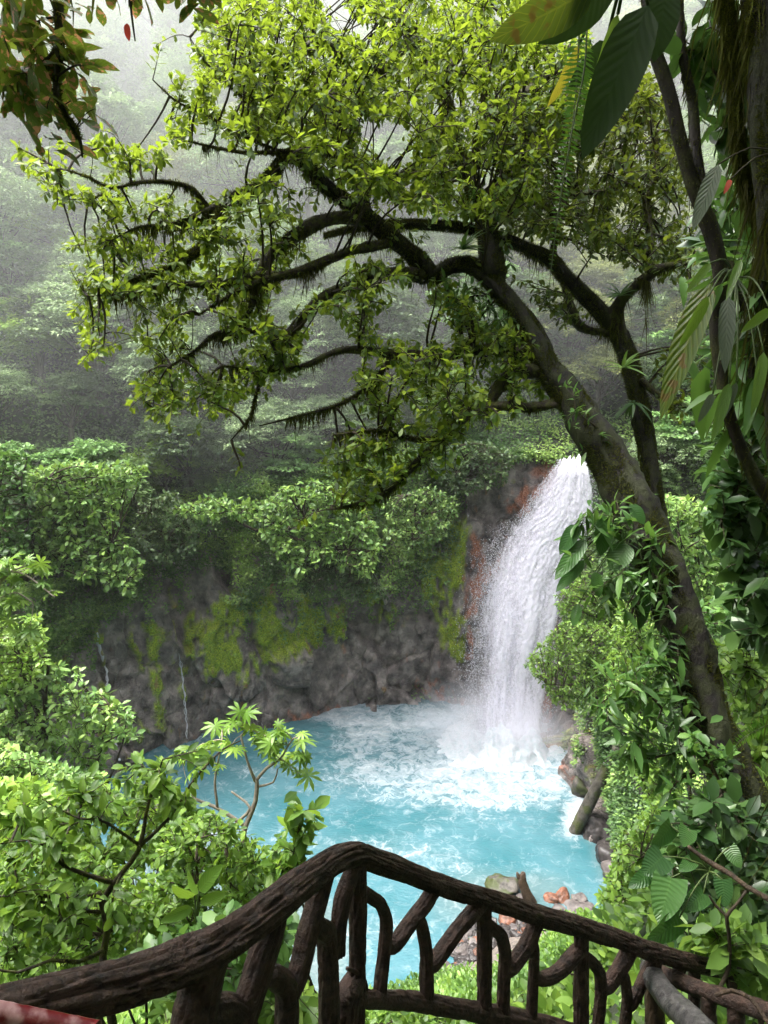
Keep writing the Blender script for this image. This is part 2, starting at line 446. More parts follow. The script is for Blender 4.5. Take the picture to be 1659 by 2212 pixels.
# ------------------------------------------------------------------ terrain: basin, near bank, far slopes
SHORE = [  # photo x, y of the water line, bank height, slope above it, lean of the bank
    (-60, 1790, 12, .80, .20), (60, 1715, 13, .80, .20), (250, 1655, 14, .82, .2), (400, 1600, 16, .85, .2), (520, 1585, 18, .85, .18), (640, 1552, 19, .85, .14),
    (720, 1530, 20, .85, .10), (800, 1524, 20, .85, .08), (900, 1520, 21, .85, .05), (1000, 1522, 21.5, .80, .06), (1090, 1536, 21.5, .7, .15),
    (1165, 1565, 20.5, .75, .27), (1198, 1615, 15, .95, .33), (1245, 1668, 10, 1.1, .3), (1280, 1745, 7, 1.15, .2), (1310, 1840, 4.5, 1.1, .18),
    (1328, 1930, 2.5, 1.0, .2), (1280, 1985, .5, 1.0, .5), (1120, 1985, .35, .95, .5), (1010, 2020, .35, .95, .5), (930, 2085, .4, .98, .5), (760, 2135, .4, .98, .5),
    (600, 2125, .4, .98, .5), (450, 2095, .4, .98, .5), (250, 2040, .5, .98, .5), (60, 1960, .5, .98, .5), (-200, 1900, .5, .98, .5), (-330, 1840, 6, .9, .3)]
sp_xy = np.array([G(a, b)[:2] for a, b, *_ in SHORE]); sp_c = np.array([c for _, _, *c in SHORE], float)
e = np.vstack([sp_xy[-1], sp_xy, sp_xy[:2]]); samp, sampc = [], []
for i in range(len(sp_xy)):
    a, b, c, d = e[i:i + 4]; k = (i + 1) % len(sp_xy)
    n = max(2, int(np.linalg.norm(c - b) / .3))
    for t in np.arange(n) / n:
        samp.append(.5 * (2 * b + (c - a) * t + (2 * a - 5 * b + 4 * c - d) * t * t + (3 * b - a - 3 * c + d) * t ** 3))
        sampc.append(sp_c[i] * (1 - t) + sp_c[k] * t)
SH = np.array(samp); SHC = np.array(sampc)
_t = nrm(np.roll(SH, -2, 0) - np.roll(SH, 2, 0)); SHN = np.stack([-_t[:, 1], _t[:, 0]], 1)


def terrain(x, y):
    """height, signed distance to the water line, and index of the nearest shore sample"""
    x = np.asarray(x, float).ravel(); y = np.asarray(y, float).ravel()
    idx = np.zeros(len(x), int); d = np.zeros(len(x)); ins = np.zeros(len(x), bool)
    for s in range(0, len(x), 4000):
        xs, ys = x[s:s + 4000, None], y[s:s + 4000, None]
        q = (xs - SH[:, 0]) ** 2 + (ys - SH[:, 1]) ** 2
        idx[s:s + 4000] = q.argmin(1); d[s:s + 4000] = np.sqrt(q.min(1))
        a, b = SH, np.roll(SH, -1, 0)
        cr = ((a[:, 1] > ys) != (b[:, 1] > ys)) & (xs < (b[:, 0] - a[:, 0]) * (ys - a[:, 1]) / (b[:, 1] - a[:, 1] + 1e-12) + a[:, 0])
        ins[s:s + 4000] = cr.sum(1) % 2 == 1
    H, m, ln = SHC[idx].T
    d0 = ln * H + np.where(H > 3, .9, .0)
    tt = np.clip((d - d0) / 2.2, 0, 1); tt = tt * tt * (3 - 2 * tt)
    h = H * tt + m * np.maximum(d - d0 - 1.0, 0) - .3 * (d < .3)
    h = h + 5.0 * np.exp(-((x - 7.0) ** 2 + (y - 8.0) ** 2) / 14.0)
    near = np.hypot(x, y - .5)
    cap = 25.0 + np.maximum(near - 3.5, 0) * 1.2
    h = np.where(y < 8, np.minimum(h, cap + np.maximum(np.abs(x) - 2.5, 0) * .8), h)
    h = np.where(ins, -np.minimum(1.8, .35 * d + .15), h)
    return h, np.where(ins, -d, d), idx


def TZ(x, y):
    return float(terrain([x], [y])[0][0])


def axis(lo, hi, c0, c1, fine, grow_):
    a = list(np.arange(c0, c1, fine)); s = fine
    while a[-1] < hi: s *= grow_; a.append(a[-1] + s)
    s = fine
    while a[0] > lo: s *= grow_; a.insert(0, a[0] - s)
    return np.array(a)


gx = axis(-135, 135, -28, 28, .45, 1.06); gy = axis(-40, 185, -2, 64, .45, 1.05)
XX, YY = np.meshgrid(gx, gy); hh, dd, _ = terrain(XX, YY)
rough = np.array([mn.fractal(Vector((a * .35, b * .35, 3)), 1.0, 2.0, 4) for a, b in zip(XX.ravel(), YY.ravel())])
hh = hh + rough * np.clip(.15 + dd * .03, .08, .9)
mb = MB(); ny, nx = XX.shape
ii = (np.arange(ny - 1)[:, None] * nx + np.arange(nx - 1)[None]).ravel()
mb.add(np.stack([XX.ravel(), YY.ravel(), hh], 1), np.stack([ii, ii + 1, ii + nx + 1, ii + nx], 1).ravel(), np.full(len(ii), 4))
m, n, l = newmat('forest_soil')
o_ = N(n, 'ShaderNodeOutputMaterial'); pr = N(n, 'ShaderNodeBsdfPrincipled', i_2=.9)
tc = N(n, 'ShaderNodeTexCoord'); n1 = N(n, 'ShaderNodeTexNoise'); n1.inputs['Scale'].default_value = 1.6; n1.inputs['Detail'].default_value = 9
l.new(tc.outputs['Object'], n1.inputs['Vector'])
rp = ramp(n, [(.3, (.010, .011, .006)), (.5, (.02, .032, .010)), (.7, (.04, .07, .016))]); l.new(n1.outputs[0], rp.inputs[0])
at = N(n, 'ShaderNodeAttribute', attribute_name='shingle'); n2 = N(n, 'ShaderNodeTexVoronoi'); n2.inputs['Scale'].default_value = 3.5; l.new(tc.outputs['Object'], n2.inputs['Vector'])
rg = ramp(n, [(.0, (.07, .06, .055)), (.6, (.16, .13, .11)), (1, (.03, .027, .026))]); l.new(n2.outputs['Distance'], rg.inputs[0])
mx = N(n, 'ShaderNodeMix', data_type='RGBA'); l.new(at.outputs['Fac'], mx.inputs[0]); l.new(rp.outputs[0], mx.inputs[6]); l.new(rg.outputs[0], mx.inputs[7])
l.new(mx.outputs[2], pr.inputs['Base Color'])
bp = N(n, 'ShaderNodeBump', i_0=.8, i_1=.3); l.new(n1.outputs[0], bp.inputs['Height']); l.new(bp.outputs[0], pr.inputs['Normal']); l.new(pr.outputs[0], o_.inputs[0])
shingle = np.clip(1.2 - np.abs(dd) / 2.5, 0, 1) * (YY.ravel() < 36) * (XX.ravel() > 0)
qx, qy, _ = PX(np.column_stack([XX.ravel(), YY.ravel(), hh]))
shingle = np.maximum(shingle, (dd < 0) * 1.0)
shingle = np.maximum(shingle, ((qx > 940) & (qx < 1215) & (qy > 1960) & (qy < 2120) & (YY.ravel() > 20)) * 1.0)
tag(mb.build('ground', m, extra={'shingle': shingle}), kind='structure')

# ------------------------------------------------------------------ rock cliff round the pool
k0 = int(np.argmin(((SH - G(-40, 1780)[:2]) ** 2).sum(1))); k1 = int(np.argmin(((SH - G(1326, 1920)[:2]) ** 2).sum(1)))
seg = SH[k0:k1 + 1]; arc = np.concatenate([[0], np.cumsum(np.linalg.norm(np.diff(seg, axis=0), axis=1))])
NC, NR, NT = int(arc[-1] / .11), 180, 8
sa = np.linspace(0, arc[-1], NC)
cxy = np.stack([np.interp(sa, arc, seg[:, i]) for i in (0, 1)], 1)
cc = np.stack([np.interp(sa, arc, SHC[k0:k1 + 1, i]) for i in range(3)], 1)
ker = np.ones(25) / 25
cn = np.stack([np.convolve(np.pad(np.interp(sa, arc, SHN[k0:k1 + 1, i]), 12, mode='edge'), ker, 'valid') for i in (0, 1)], 1); cn = nrm(cn)
CH = cc[:, 0] + .6


def hash3(p):
    v = math.sin(p[0] * 12.99 + p[1] * 78.23 + p[2] * 37.7) * 43758.55
    return v - math.floor(v)


def rock_disp(p):
    """leaning slabs: every cell of the rock is a facet with its own tilt, parted by thin joints"""
    P_ = Vector(p)
    q = Vector((p[0] * .30, p[1] * .30, p[2] * .17)) + .14 * mn.noise_vector(P_ * .45)
    dist, pts = mn.voronoi(q); c_ = pts[0]; e_ = q - c_
    a = (hash3(c_) - .5) * 1.3 + .6 * min(0, (dist[1] - dist[0]) * 9 - .4) + 3.0 * (e_[0] * (hash3(c_ * 1.7) - .5) + e_[1] * (hash3(c_ * 2.3) - .5) + 1.2 * e_[2] * (hash3(c_ * 3.1) - .35))
    q2 = Vector((p[0] * .85, p[1] * .85, p[2] * .5)) + .2 * mn.noise_vector(P_ * .9)
    dist, pts = mn.voronoi(q2); c_ = pts[0]; e_ = q2 - c_
    k = .35 + .65 * max(0, min(1, .5 + 1.6 * mn.noise(P_ * .22)))
    b = (hash3(c_) - .5) * .42 + .16 * min(0, (dist[1] - dist[0]) * 9 - .4) + 1.1 * (e_[0] * (hash3(c_ * 1.7) - .5) + e_[1] * (hash3(c_ * 2.3) - .5) + e_[2] * (hash3(c_ * 3.1) - .4))
    f = mn.fractal(P_ * 1.3, 1.0, 2.1, 6)
    return .95 * a + .62 * k * b + .15 * f


def seg_dist(px, py, a, b):
    a = np.array(a, float); b = np.array(b, float); ab = b - a
    t = np.clip(((px - a[0]) * ab[0] + (py - a[1]) * ab[1]) / max((ab ** 2).sum(), 1e-6), 0, 1)
    return np.hypot(px - a[0] - t * ab[0], py - a[1] - t * ab[1])


def ell(px, py, x0, x1, y0, y1):
    r = ((px - (x0 + x1) / 2) / ((x1 - x0) / 2)) ** 2 + ((py - (y0 + y1) / 2) / ((y1 - y0) / 2)) ** 2
    return np.clip(1.5 - r, 0, 1)


rows = []
for j in range(NR):
    f = j / (NR - 1); z = -1.0 + f * (CH + 1.0)
    off = cc[:, 2] * np.maximum(z, 0)
    rows.append(np.column_stack([cxy + cn * off[:, None], z]))
for j in range(1, NT + 1):
    off = cc[:, 2] * CH + j * .8
    rows.append(np.column_stack([cxy + cn * off[:, None], CH + .35 * j]))
CV = np.array(rows); NRR = NR + NT
flat = CV.reshape(-1, 3)
dsp = np.array([rock_disp(p) for p in flat])
nn = np.array([mn.fractal(Vector((p[0] * .55, p[1] * .55, p[2] * .22)), 1, 2, 4) for p in flat])
nf = np.array([mn.fractal(Vector((p[0] * 1.9, p[1] * 1.9, p[2] * .9)), 1, 2, 4) for p in flat])
fx, fy, _ = PX(flat)
zone = np.maximum.reduce([ell(fx, fy, 400, 640, 1270, 1460) * 1.0, ell(fx, fy, 560, 760, 1280, 1400) * .95, ell(fx, fy, 760, 860, 1270, 1370) * .75, ell(fx, fy, 860, 1020, 1060, 1320) * .9,
                          ell(fx, fy, 940, 1030, 1250, 1440) * .6, ell(fx, fy, 200, 440, 1290, 1600) * .52, ell(fx, fy, 60, 250, 1300, 1500) * .4, ell(fx, fy, 1180, 1330, 1480, 1650) * .45, ell(fx, fy, 1270, 1380, 1620, 1800) * .5])
moss = np.clip((zone * 1.15 + nn * 1.0 + nf * .6 - .74) * 2.6, 0, 1)
ry = [((1195, 1005), (1115, 1105), 26, 1), ((1035, 1170), (1022, 1310), 24, .95), ((1018, 1350), (1014, 1420), 9, .8), ((930, 1490), (1010, 1545), 30, .7), ((640, 1548), (720, 1536), 15, .9),
      ((1168, 1460), (1165, 1610), 26, .85), ((1262, 1640), (1275, 1700), 9, .8), ((1080, 1250), (1150, 1550), 60, .55)]
rust = np.zeros(len(flat))
for a, b, r, s_ in ry:
    rust = np.maximum(rust, np.clip(1.5 - seg_dist(fx, fy, a, b) / r, 0, 1) * s_)
rust = np.clip((rust + nf * .8 + nn * .4 - .5) * 1.8, 0, 1)
moss *= (1 - rust)
dsp = dsp * (1 - .55 * moss) + moss * (.25 + .18 * nf)
calm = np.clip(1 - seg_dist(fx, fy, (1215, 1010), (1090, 1560)) / 120, 0, 1)
dsp *= 1 - .65 * calm
dsp *= np.tile(np.clip(CH / 9, .3, 1), NRR)
n3 = np.tile(np.column_stack([-cn, np.zeros(NC)]), (NRR, 1))
top = np.repeat(np.concatenate([np.ones(NR), np.linspace(.9, .2, NT)]), NC)
CVd = flat + n3 * (dsp * top)[:, None]
mb = MB(); ii = (np.arange(NRR - 1)[:, None] * NC + np.arange(NC - 1)[None]).ravel()
mb.add(CVd, np.stack([ii, ii + 1, ii + NC + 1, ii + NC], 1).ravel(), np.full(len(ii), 4))
m, n, l = newmat('wet_rock')
o_ = N(n, 'ShaderNodeOutputMaterial'); pr = N(n, 'ShaderNodeBsdfPrincipled')
tc = N(n, 'ShaderNodeTexCoord')
n1 = N(n, 'ShaderNodeTexNoise'); n1.inputs['Scale'].default_value = .9; n1.inputs['Detail'].default_value = 10; n1.inputs['Roughness'].default_value = .62; l.new(tc.outputs['Object'], n1.inputs['Vector'])
n2 = N(n, 'ShaderNodeTexNoise'); n2.inputs['Scale'].default_value = 9; n2.inputs['Detail'].default_value = 8; l.new(tc.outputs['Object'], n2.inputs['Vector'])
rp = ramp(n, [(.33, (.040, .034, .033)), (.5, (.165, .138, .130)), (.64, (.34, .285, .265))]); l.new(n1.outputs[0], rp.inputs[0])
am = N(n, 'ShaderNodeAttribute', attribute_name='moss'); ar = N(n, 'ShaderNodeAttribute', attribute_name='rust')
rm = ramp(n, [(.3, (.09, .13, .012)), (.5, (.27, .35, .025)), (.72, (.46, .55, .05))]); l.new(n2.outputs[0], rm.inputs[0])
rr = ramp(n, [(.3, (.10, .04, .028)), (.48, (.36, .12, .06)), (.7, (.50, .26, .18))]); l.new(n2.outputs[0], rr.inputs[0])
m1 = N(n, 'ShaderNodeMix', data_type='RGBA'); l.new(am.outputs['Fac'], m1.inputs[0]); l.new(rp.outputs[0], m1.inputs[6]); l.new(rm.outputs[0], m1.inputs[7])
m2 = N(n, 'ShaderNodeMix', data_type='RGBA'); l.new(ar.outputs['Fac'], m2.inputs[0]); l.new(m1.outputs[2], m2.inputs[6]); l.new(rr.outputs[0], m2.inputs[7])
asl = N(n, 'ShaderNodeAttribute', attribute_name='soil'); m3 = N(n, 'ShaderNodeMix', data_type='RGBA'); l.new(asl.outputs['Fac'], m3.inputs[0]); l.new(m2.outputs[2], m3.inputs[6]); m3.inputs[7].default_value = (.016, .022, .009, 1)
l.new(m3.outputs[2], pr.inputs['Base Color'])
rv = N(n, 'ShaderNodeMapRange'); rv.inputs[3].default_value = .38; rv.inputs[4].default_value = .9; l.new(am.outputs['Fac'], rv.inputs[0]); l.new(rv.outputs[0], pr.inputs['Roughness'])
wn = N(n, 'ShaderNodeVectorMath', operation='MULTIPLY_ADD'); wn.inputs[1].default_value = (.8, .8, .8); l.new(n1.outputs['Color'], wn.inputs[0]); l.new(tc.outputs['Object'], wn.inputs[2])
wm_ = N(n, 'ShaderNodeMapping'); wm_.inputs['Scale'].default_value = (.8, .8, .5); l.new(wn.outputs[0], wm_.inputs[0])
vc = N(n, 'ShaderNodeTexVoronoi', feature='DISTANCE_TO_EDGE'); vc.inputs['Scale'].default_value = 1.0; l.new(wm_.outputs[0], vc.inputs['Vector'])
vr = N(n, 'ShaderNodeMapRange'); vr.inputs[1].default_value = 0; vr.inputs[2].default_value = .035; l.new(vc.outputs['Distance'], vr.inputs[0])
hb = N(n, 'ShaderNodeMath', operation='MULTIPLY_ADD', i_1=.5); l.new(vr.outputs[0], hb.inputs[0]); l.new(n2.outputs[0], hb.inputs[2])
bp = N(n, 'ShaderNodeBump', i_0=1.0, i_1=.22); l.new(hb.outputs[0], bp.inputs['Height']); l.new(bp.outputs[0], pr.inputs['Normal']); l.new(pr.outputs[0], o_.inputs[0])
M['rock'] = m
soil = np.repeat(np.concatenate([np.clip((np.arange(NR) - NR + 12) / 10, 0, 1), np.ones(NT)]), NC)
tag(mb.build('cliff', m, extra={'moss': moss, 'rust': rust, 'soil': soil}), kind='structure')
CLIFF = CVd.reshape(NRR, NC, 3)

# ------------------------------------------------------------------ pool
IMP = G(1085, 1590)
px_, py_ = np.arange(-46, 22, .16), np.arange(22, 59, .16)
XX, YY = np.meshgrid(px_, py_); P2 = np.stack([XX.ravel(), YY.ravel()], 1)
rim = np.hypot(P2[:, 0] - IMP[0], P2[:, 1] - IMP[1])
amp = .05 + .28 * np.exp(-rim / 7.0)
wv = np.array([.6 * mn.fractal(Vector((a * .9, b * 1.5, 0)), 1, 2, 4) + .55 * (1 - 2 * abs(mn.noise(Vector((a * .7 + 9, b * 1.2, 2))))) - .25 for a, b in P2])
lowf = np.array([mn.fractal(Vector((a * .16 + 5, b * .28, 7)), 1, 2, 3) for a, b in P2])
qx, qy, _ = PX(np.column_stack([P2, np.zeros(len(P2))]))
foam = np.exp(-(rim / 6.0) ** 1.5) * .92
foam = np.maximum(foam, ell(qx, qy, 700, 1150, 1520, 1740) * .42)
foam = np.maximum(foam, ell(qx, qy, 900, 1260, 1600, 1760) * .46)
foam = np.maximum(foam, ell(qx, qy, 640, 1000, 1515, 1575) * .5)
foam = np.maximum(foam, np.clip(1 - seg_dist(qx, qy, (1268, 1680), (1235, 1790)) / 45, 0, 1) * .8)
foam = np.maximum(foam, .0 + .12 * lowf)
foam = np.clip(foam + lowf * .2, 0, 1.15)
shal = np.maximum.reduce([ell(qx, qy, 560, 760, 1930, 2160), ell(qx, qy, 930, 1260, 1880, 2010) * .6, ell(qx, qy, 240, 520, 1740, 2060), np.clip(1 - seg_dist(qx, qy, (1262, 1690), (1330, 1900)) / 45, 0, 1)])
shal = np.clip(shal * .9 + lowf * .25, 0, .85)
mb = MB(); ny, nx = XX.shape; ii = (np.arange(ny - 1)[:, None] * nx + np.arange(nx - 1)[None]).ravel()
mb.add(np.column_stack([P2, wv * amp]), np.stack([ii, ii + 1, ii + nx + 1, ii + nx], 1).ravel(), np.full(len(ii), 4))
m, n, l = newmat('turquoise_water')
o_ = N(n, 'ShaderNodeOutputMaterial'); pr = N(n, 'ShaderNodeBsdfPrincipled'); tc = N(n, 'ShaderNodeTexCoord')
nw = N(n, 'ShaderNodeTexNoise'); nw.inputs['Scale'].default_value = .8; nw.inputs['Detail'].default_value = 5; l.new(tc.outputs['Object'], nw.inputs['Vector'])
wm = N(n, 'ShaderNodeVectorMath', operation='MULTIPLY_ADD'); wm.inputs[1].default_value = (1.5, 1.5, 0); l.new(nw.outputs['Color'], wm.inputs[0]); l.new(tc.outputs['Object'], wm.inputs[2])


def web(scale, w0):
    v = N(n, 'ShaderNodeTexVoronoi', feature='DISTANCE_TO_EDGE'); v.inputs['Scale'].default_value = scale; l.new(wm.outputs[0], v.inputs['Vector'])
    r = N(n, 'ShaderNodeMapRange', interpolation_type='SMOOTHSTEP'); r.inputs[1].default_value = w0; r.inputs[2].default_value = 0.0; l.new(v.outputs['Distance'], r.inputs[0])
    return r.outputs[0]


af = N(n, 'ShaderNodeAttribute', attribute_name='foam'); ash = N(n, 'ShaderNodeAttribute', attribute_name='shallow')
def swirl(scale, sharp, dist):
    v = N(n, 'ShaderNodeTexNoise'); v.inputs['Scale'].default_value = scale; v.inputs['Detail'].default_value = 7; v.inputs['Roughness'].default_value = .58; v.inputs['Distortion'].default_value = dist; l.new(wm.outputs[0], v.inputs['Vector'])
    a = N(n, 'ShaderNodeMath', operation='SUBTRACT', i_1=.5); l.new(v.outputs[0], a.inputs[0]); b = N(n, 'ShaderNodeMath', operation='ABSOLUTE'); l.new(a.outputs[0], b.inputs[0])
    r = N(n, 'ShaderNodeMapRange', interpolation_type='SMOOTHERSTEP'); r.inputs[1].default_value = sharp; r.inputs[2].default_value = 0.0; l.new(b.outputs[0], r.inputs[0])
    return r.outputs[0]


w1, w2 = swirl(.8, .075, .6), swirl(2.2, .10, .4)
wa = N(n, 'ShaderNodeMath', operation='MULTIPLY_ADD', i_1=.6); l.new(w2, wa.inputs[0]); l.new(w1, wa.inputs[2])
nfm = N(n, 'ShaderNodeTexNoise'); nfm.inputs['Scale'].default_value = .9; nfm.inputs['Detail'].default_value = 8; nfm.inputs['Roughness'].default_value = .65; l.new(wm.outputs[0], nfm.inputs['Vector'])
s1 = N(n, 'ShaderNodeMath', operation='MULTIPLY_ADD', i_1=.18); l.new(wa.outputs[0], s1.inputs[0]); l.new(nfm.outputs[0], s1.inputs[2])
s2 = N(n, 'ShaderNodeMath', operation='MULTIPLY_ADD', i_1=1.0); l.new(af.outputs['Fac'], s2.inputs[0]); l.new(s1.outputs[0], s2.inputs[2])
fm = N(n, 'ShaderNodeMapRange', interpolation_type='SMOOTHSTEP'); fm.inputs[1].default_value = .62; fm.inputs[2].default_value = 1.75; l.new(s2.outputs[0], fm.inputs[0])
nb = N(n, 'ShaderNodeTexNoise'); nb.inputs['Scale'].default_value = .22; nb.inputs['Detail'].default_value = 3; l.new(tc.outputs['Object'], nb.inputs['Vector'])
rb = ramp(n, [(.35, (.030, .112, .132)), (.65, (.062, .150, .178))]); l.new(nb.outputs[0], rb.inputs[0])
ms = N(n, 'ShaderNodeMix', data_type='RGBA'); l.new(ash.outputs['Fac'], ms.inputs[0]); l.new(rb.outputs[0], ms.inputs[6]); ms.inputs[7].default_value = (.10, .14, .14, 1)
mf = N(n, 'ShaderNodeMix', data_type='RGBA'); l.new(fm.outputs[0], mf.inputs[0]); l.new(ms.outputs[2], mf.inputs[6]); mf.inputs[7].default_value = (.52, .54, .58, 1)
l.new(mf.outputs[2], pr.inputs['Base Color'])
rw = N(n, 'ShaderNodeMapRange'); rw.inputs[3].default_value = .12; rw.inputs[4].default_value = .8; l.new(fm.outputs[0], rw.inputs[0]); l.new(rw.outputs[0], pr.inputs['Roughness'])
nr = N(n, 'ShaderNodeTexNoise'); nr.inputs['Scale'].default_value = 3.2; nr.inputs['Detail'].default_value = 5; mpw = N(n, 'ShaderNodeMapping'); mpw.inputs['Scale'].default_value = (1, 2.0, 1)
l.new(tc.outputs['Object'], mpw.inputs[0]); l.new(mpw.outputs[0], nr.inputs['Vector'])
bp = N(n, 'ShaderNodeBump', i_0=.5, i_1=.12); l.new(nr.outputs[0], bp.inputs['Height']); l.new(bp.outputs[0], pr.inputs['Normal']); l.new(pr.outputs[0], o_.inputs[0])
pr.inputs['IOR'].default_value = 1.33
tag(mb.build('water', m, extra={'foam': foam, 'shallow': shal}), kind='structure')

# ------------------------------------------------------------------ waterfall
EY = [990, 1000, 1050, 1110, 1140, 1200, 1260, 1350, 1450, 1540, 1600, 1640]
EL = [1203, 1198, 1158, 1112, 1074, 1042, 1028, 1016, 1008, 1000, 998, 1002]
ER = [1262, 1266, 1280, 1282, 1268, 1240, 1214, 1200, 1184, 1176, 1180, 1186]


def fall_pt(u, t):
    y = 990 + t * 640
    x = np.interp(y, EY, EL) * (1 - u) + np.interp(y, EY, ER) * u
    return W(x, y, 54.8 - 4.6 * t ** .9)


m, n, l = newmat('falling_water')
o_ = N(n, 'ShaderNodeOutputMaterial'); pr = N(n, 'ShaderNodeBsdfPrincipled'); tr = N(n, 'ShaderNodeBsdfTranslucent', i_0=(.9, .9, .94, 1)); tp = N(n, 'ShaderNodeBsdfTransparent')
tc = N(n, 'ShaderNodeTexCoord'); mp = N(n, 'ShaderNodeMapping'); mp.inputs['Scale'].default_value = (2.4, 2.4, .6); l.new(tc.outputs['Object'], mp.inputs[0])
n1 = N(n, 'ShaderNodeTexNoise'); n1.inputs['Scale'].default_value = 1.6; n1.inputs['Detail'].default_value = 10; n1.inputs['Roughness'].default_value = .72; l.new(mp.outputs[0], n1.inputs['Vector'])
n2 = N(n, 'ShaderNodeTexNoise'); n2.inputs['Scale'].default_value = 7; n2.inputs['Detail'].default_value = 6; n2.inputs['Roughness'].default_value = .8; l.new(tc.outputs['Object'], n2.inputs['Vector'])
pr.inputs['Base Color'].default_value = (.74, .71, .80, 1); pr.inputs['Roughness'].default_value = .7
ms = N(n, 'ShaderNodeMixShader', i_0=.12); l.new(pr.outputs[0], ms.inputs[1]); l.new(tr.outputs[0], ms.inputs[2])
ad = N(n, 'ShaderNodeMath', operation='ADD'); l.new(n1.outputs[0], ad.inputs[0]); l.new(n2.outputs[0], ad.inputs[1])
at = N(n, 'ShaderNodeAttribute', attribute_name='body'); ad2 = N(n, 'ShaderNodeMath', operation='ADD'); l.new(ad.outputs[0], ad2.inputs[0]); l.new(at.outputs['Fac'], ad2.inputs[1])
mr = N(n, 'ShaderNodeMapRange', interpolation_type='SMOOTHSTEP'); mr.inputs[1].default_value = 1.1; mr.inputs[2].default_value = 1.75; l.new(ad2.outputs[0], mr.inputs[0])
mt = N(n, 'ShaderNodeMixShader'); l.new(mr.outputs[0], mt.inputs[0]); l.new(tp.outputs[0], mt.inputs[1]); l.new(ms.outputs[0], mt.inputs[2])
bp = N(n, 'ShaderNodeBump', i_0=.4, i_1=.12); l.new(n2.outputs[0], bp.inputs['Height']); l.new(bp.outputs[0], pr.inputs['Normal'])
l.new(mt.outputs[0], o_.inputs[0]); M['fall'] = m
m, n, l = newmat('white_spray')
o_ = N(n, 'ShaderNodeOutputMaterial'); pr = N(n, 'ShaderNodeBsdfPrincipled'); pr.inputs['Base Color'].default_value = (.70, .69, .74, 1); pr.inputs['Roughness'].default_value = .5
tr = N(n, 'ShaderNodeBsdfTranslucent', i_0=(.7, .69, .74, 1)); ms = N(n, 'ShaderNodeMixShader', i_0=.4); l.new(pr.outputs[0], ms.inputs[1]); l.new(tr.outputs[0], ms.inputs[2]); l.new(ms.outputs[0], o_.inputs[0])
M['spray'] = m
m, n, l = newmat('white_foam')
o_ = N(n, 'ShaderNodeOutputMaterial'); pr = N(n, 'ShaderNodeBsdfPrincipled'); pr.inputs['Roughness'].default_value = .7; tc = N(n, 'ShaderNodeTexCoord'); n1 = N(n, 'ShaderNodeTexNoise'); n1.inputs['Scale'].default_value = 3.5; n1.inputs['Detail'].default_value = 9; n1.inputs['Roughness'].default_value = .75; l.new(tc.outputs['Object'], n1.inputs['Vector'])
rp = ramp(n, [(.38, (.36, .46, .49)), (.55, (.52, .54, .58))]); l.new(n1.outputs[0], rp.inputs[0]); l.new(rp.outputs[0], pr.inputs['Base Color'])
bp = N(n, 'ShaderNodeBump', i_0=.8, i_1=.3); l.new(n1.outputs[0], bp.inputs['Height']); l.new(bp.outputs[0], pr.inputs['Normal']); l.new(pr.outputs[0], o_.inputs[0]); M['foam'] = m
fall = thing('waterfall', 'tall white waterfall plunging over orange stained rock into the turquoise pool', 'waterfall', IMP)
FU, FV = 90, 220
for layer, (dep, lo) in enumerate(((0.0, .0), (.7, -.22))):
    V, body = [], []
    for j in range(FV):
        t = j / (FV - 1)
        for i in range(FU):
            u = i / (FU - 1); p = fall_pt(u, t)
            ns = mn.fractal(Vector((u * 7 + layer * 9, t * 3.2, 1)), 1, 2, 5); n_ = mn.fractal(Vector((u * 26, t * 62 + layer * 5, 3)), 1, 2, 3)
            bulge = (.10 + .8 * t) * math.sin(math.pi * u) ** .7
            if t < .05: p = p + np.array([.25, 1.0, -.10]) * ((.05 - t) / .05) ** 2 * (.9 + .5 * ns) + np.array([0, 0, .5 * ns * (.05 - t) / .05])
            p = p + np.array([.08 * ns, -(bulge + dep + (.08 * ns * (.3 + t) + .045 * n_)), 0])
            ed = min(u / (.34 - .1 * t), (1 - u) / .10, 1.0)
            b = -.02 + .85 * ed + lo + .3 * ns - .26 * max(0, 1 - abs(u - .24) / .24) * min(1, max(0, (t - .18) * 8))
            if t > .9: b -= (t - .9) * 4.5
            V.append(p); body.append(b)
    mb = MB(); ii = (np.arange(FV - 1)[:, None] * FU + np.arange(FU - 1)[None]).ravel()
    mb.add(np.array(V), np.stack([ii, ii + FU, ii + FU + 1, ii + 1], 1).ravel(), np.full(len(ii), 4))
    mb.build('water_sheet', M['fall'], fall, extra={'body': np.array(body)})
oct_v = np.array([[1, 0, 0], [-1, 0, 0], [0, 1, 0], [0, -1, 0], [0, 0, 1.7], [0, 0, -1.7]], float)
oct_l = np.array([0, 2, 4, 2, 1, 4, 1, 3, 4, 3, 0, 4, 2, 0, 5, 1, 2, 5, 3, 1, 5, 0, 3, 5])


def drops(mb, pos, size):
    k = len(pos)
    V = oct_v[None] * size[:, None, None] + pos[:, None]
    mb.add(V.reshape(-1, 3), (oct_l[None] + (np.arange(k) * 6)[:, None]).ravel(), np.full(k * 8, 3))


pos = []
for _ in range(26000):
    t = rng.random() ** .8; r_ = rng.random()
    u = rng.normal(.12, .13) if r_ < .38 else (rng.normal(.97, .035) if r_ < .48 else rng.random())
    if t < .2 and u < 0: u = abs(u)
    p = fall_pt(u, min(t, .97)); p = p + np.array([0, -rng.random() * 2.6 * (.4 + t), 0])
    pos.append(p)
mb = MB(); pos = np.array(pos); drops(mb, pos, rng.uniform(.008, .026, len(pos)) * (1 + .5 * (rng.random(len(pos)) < .1)))
tag(mb.build('spray', M['spray'], fall, smooth=False), kind='stuff')
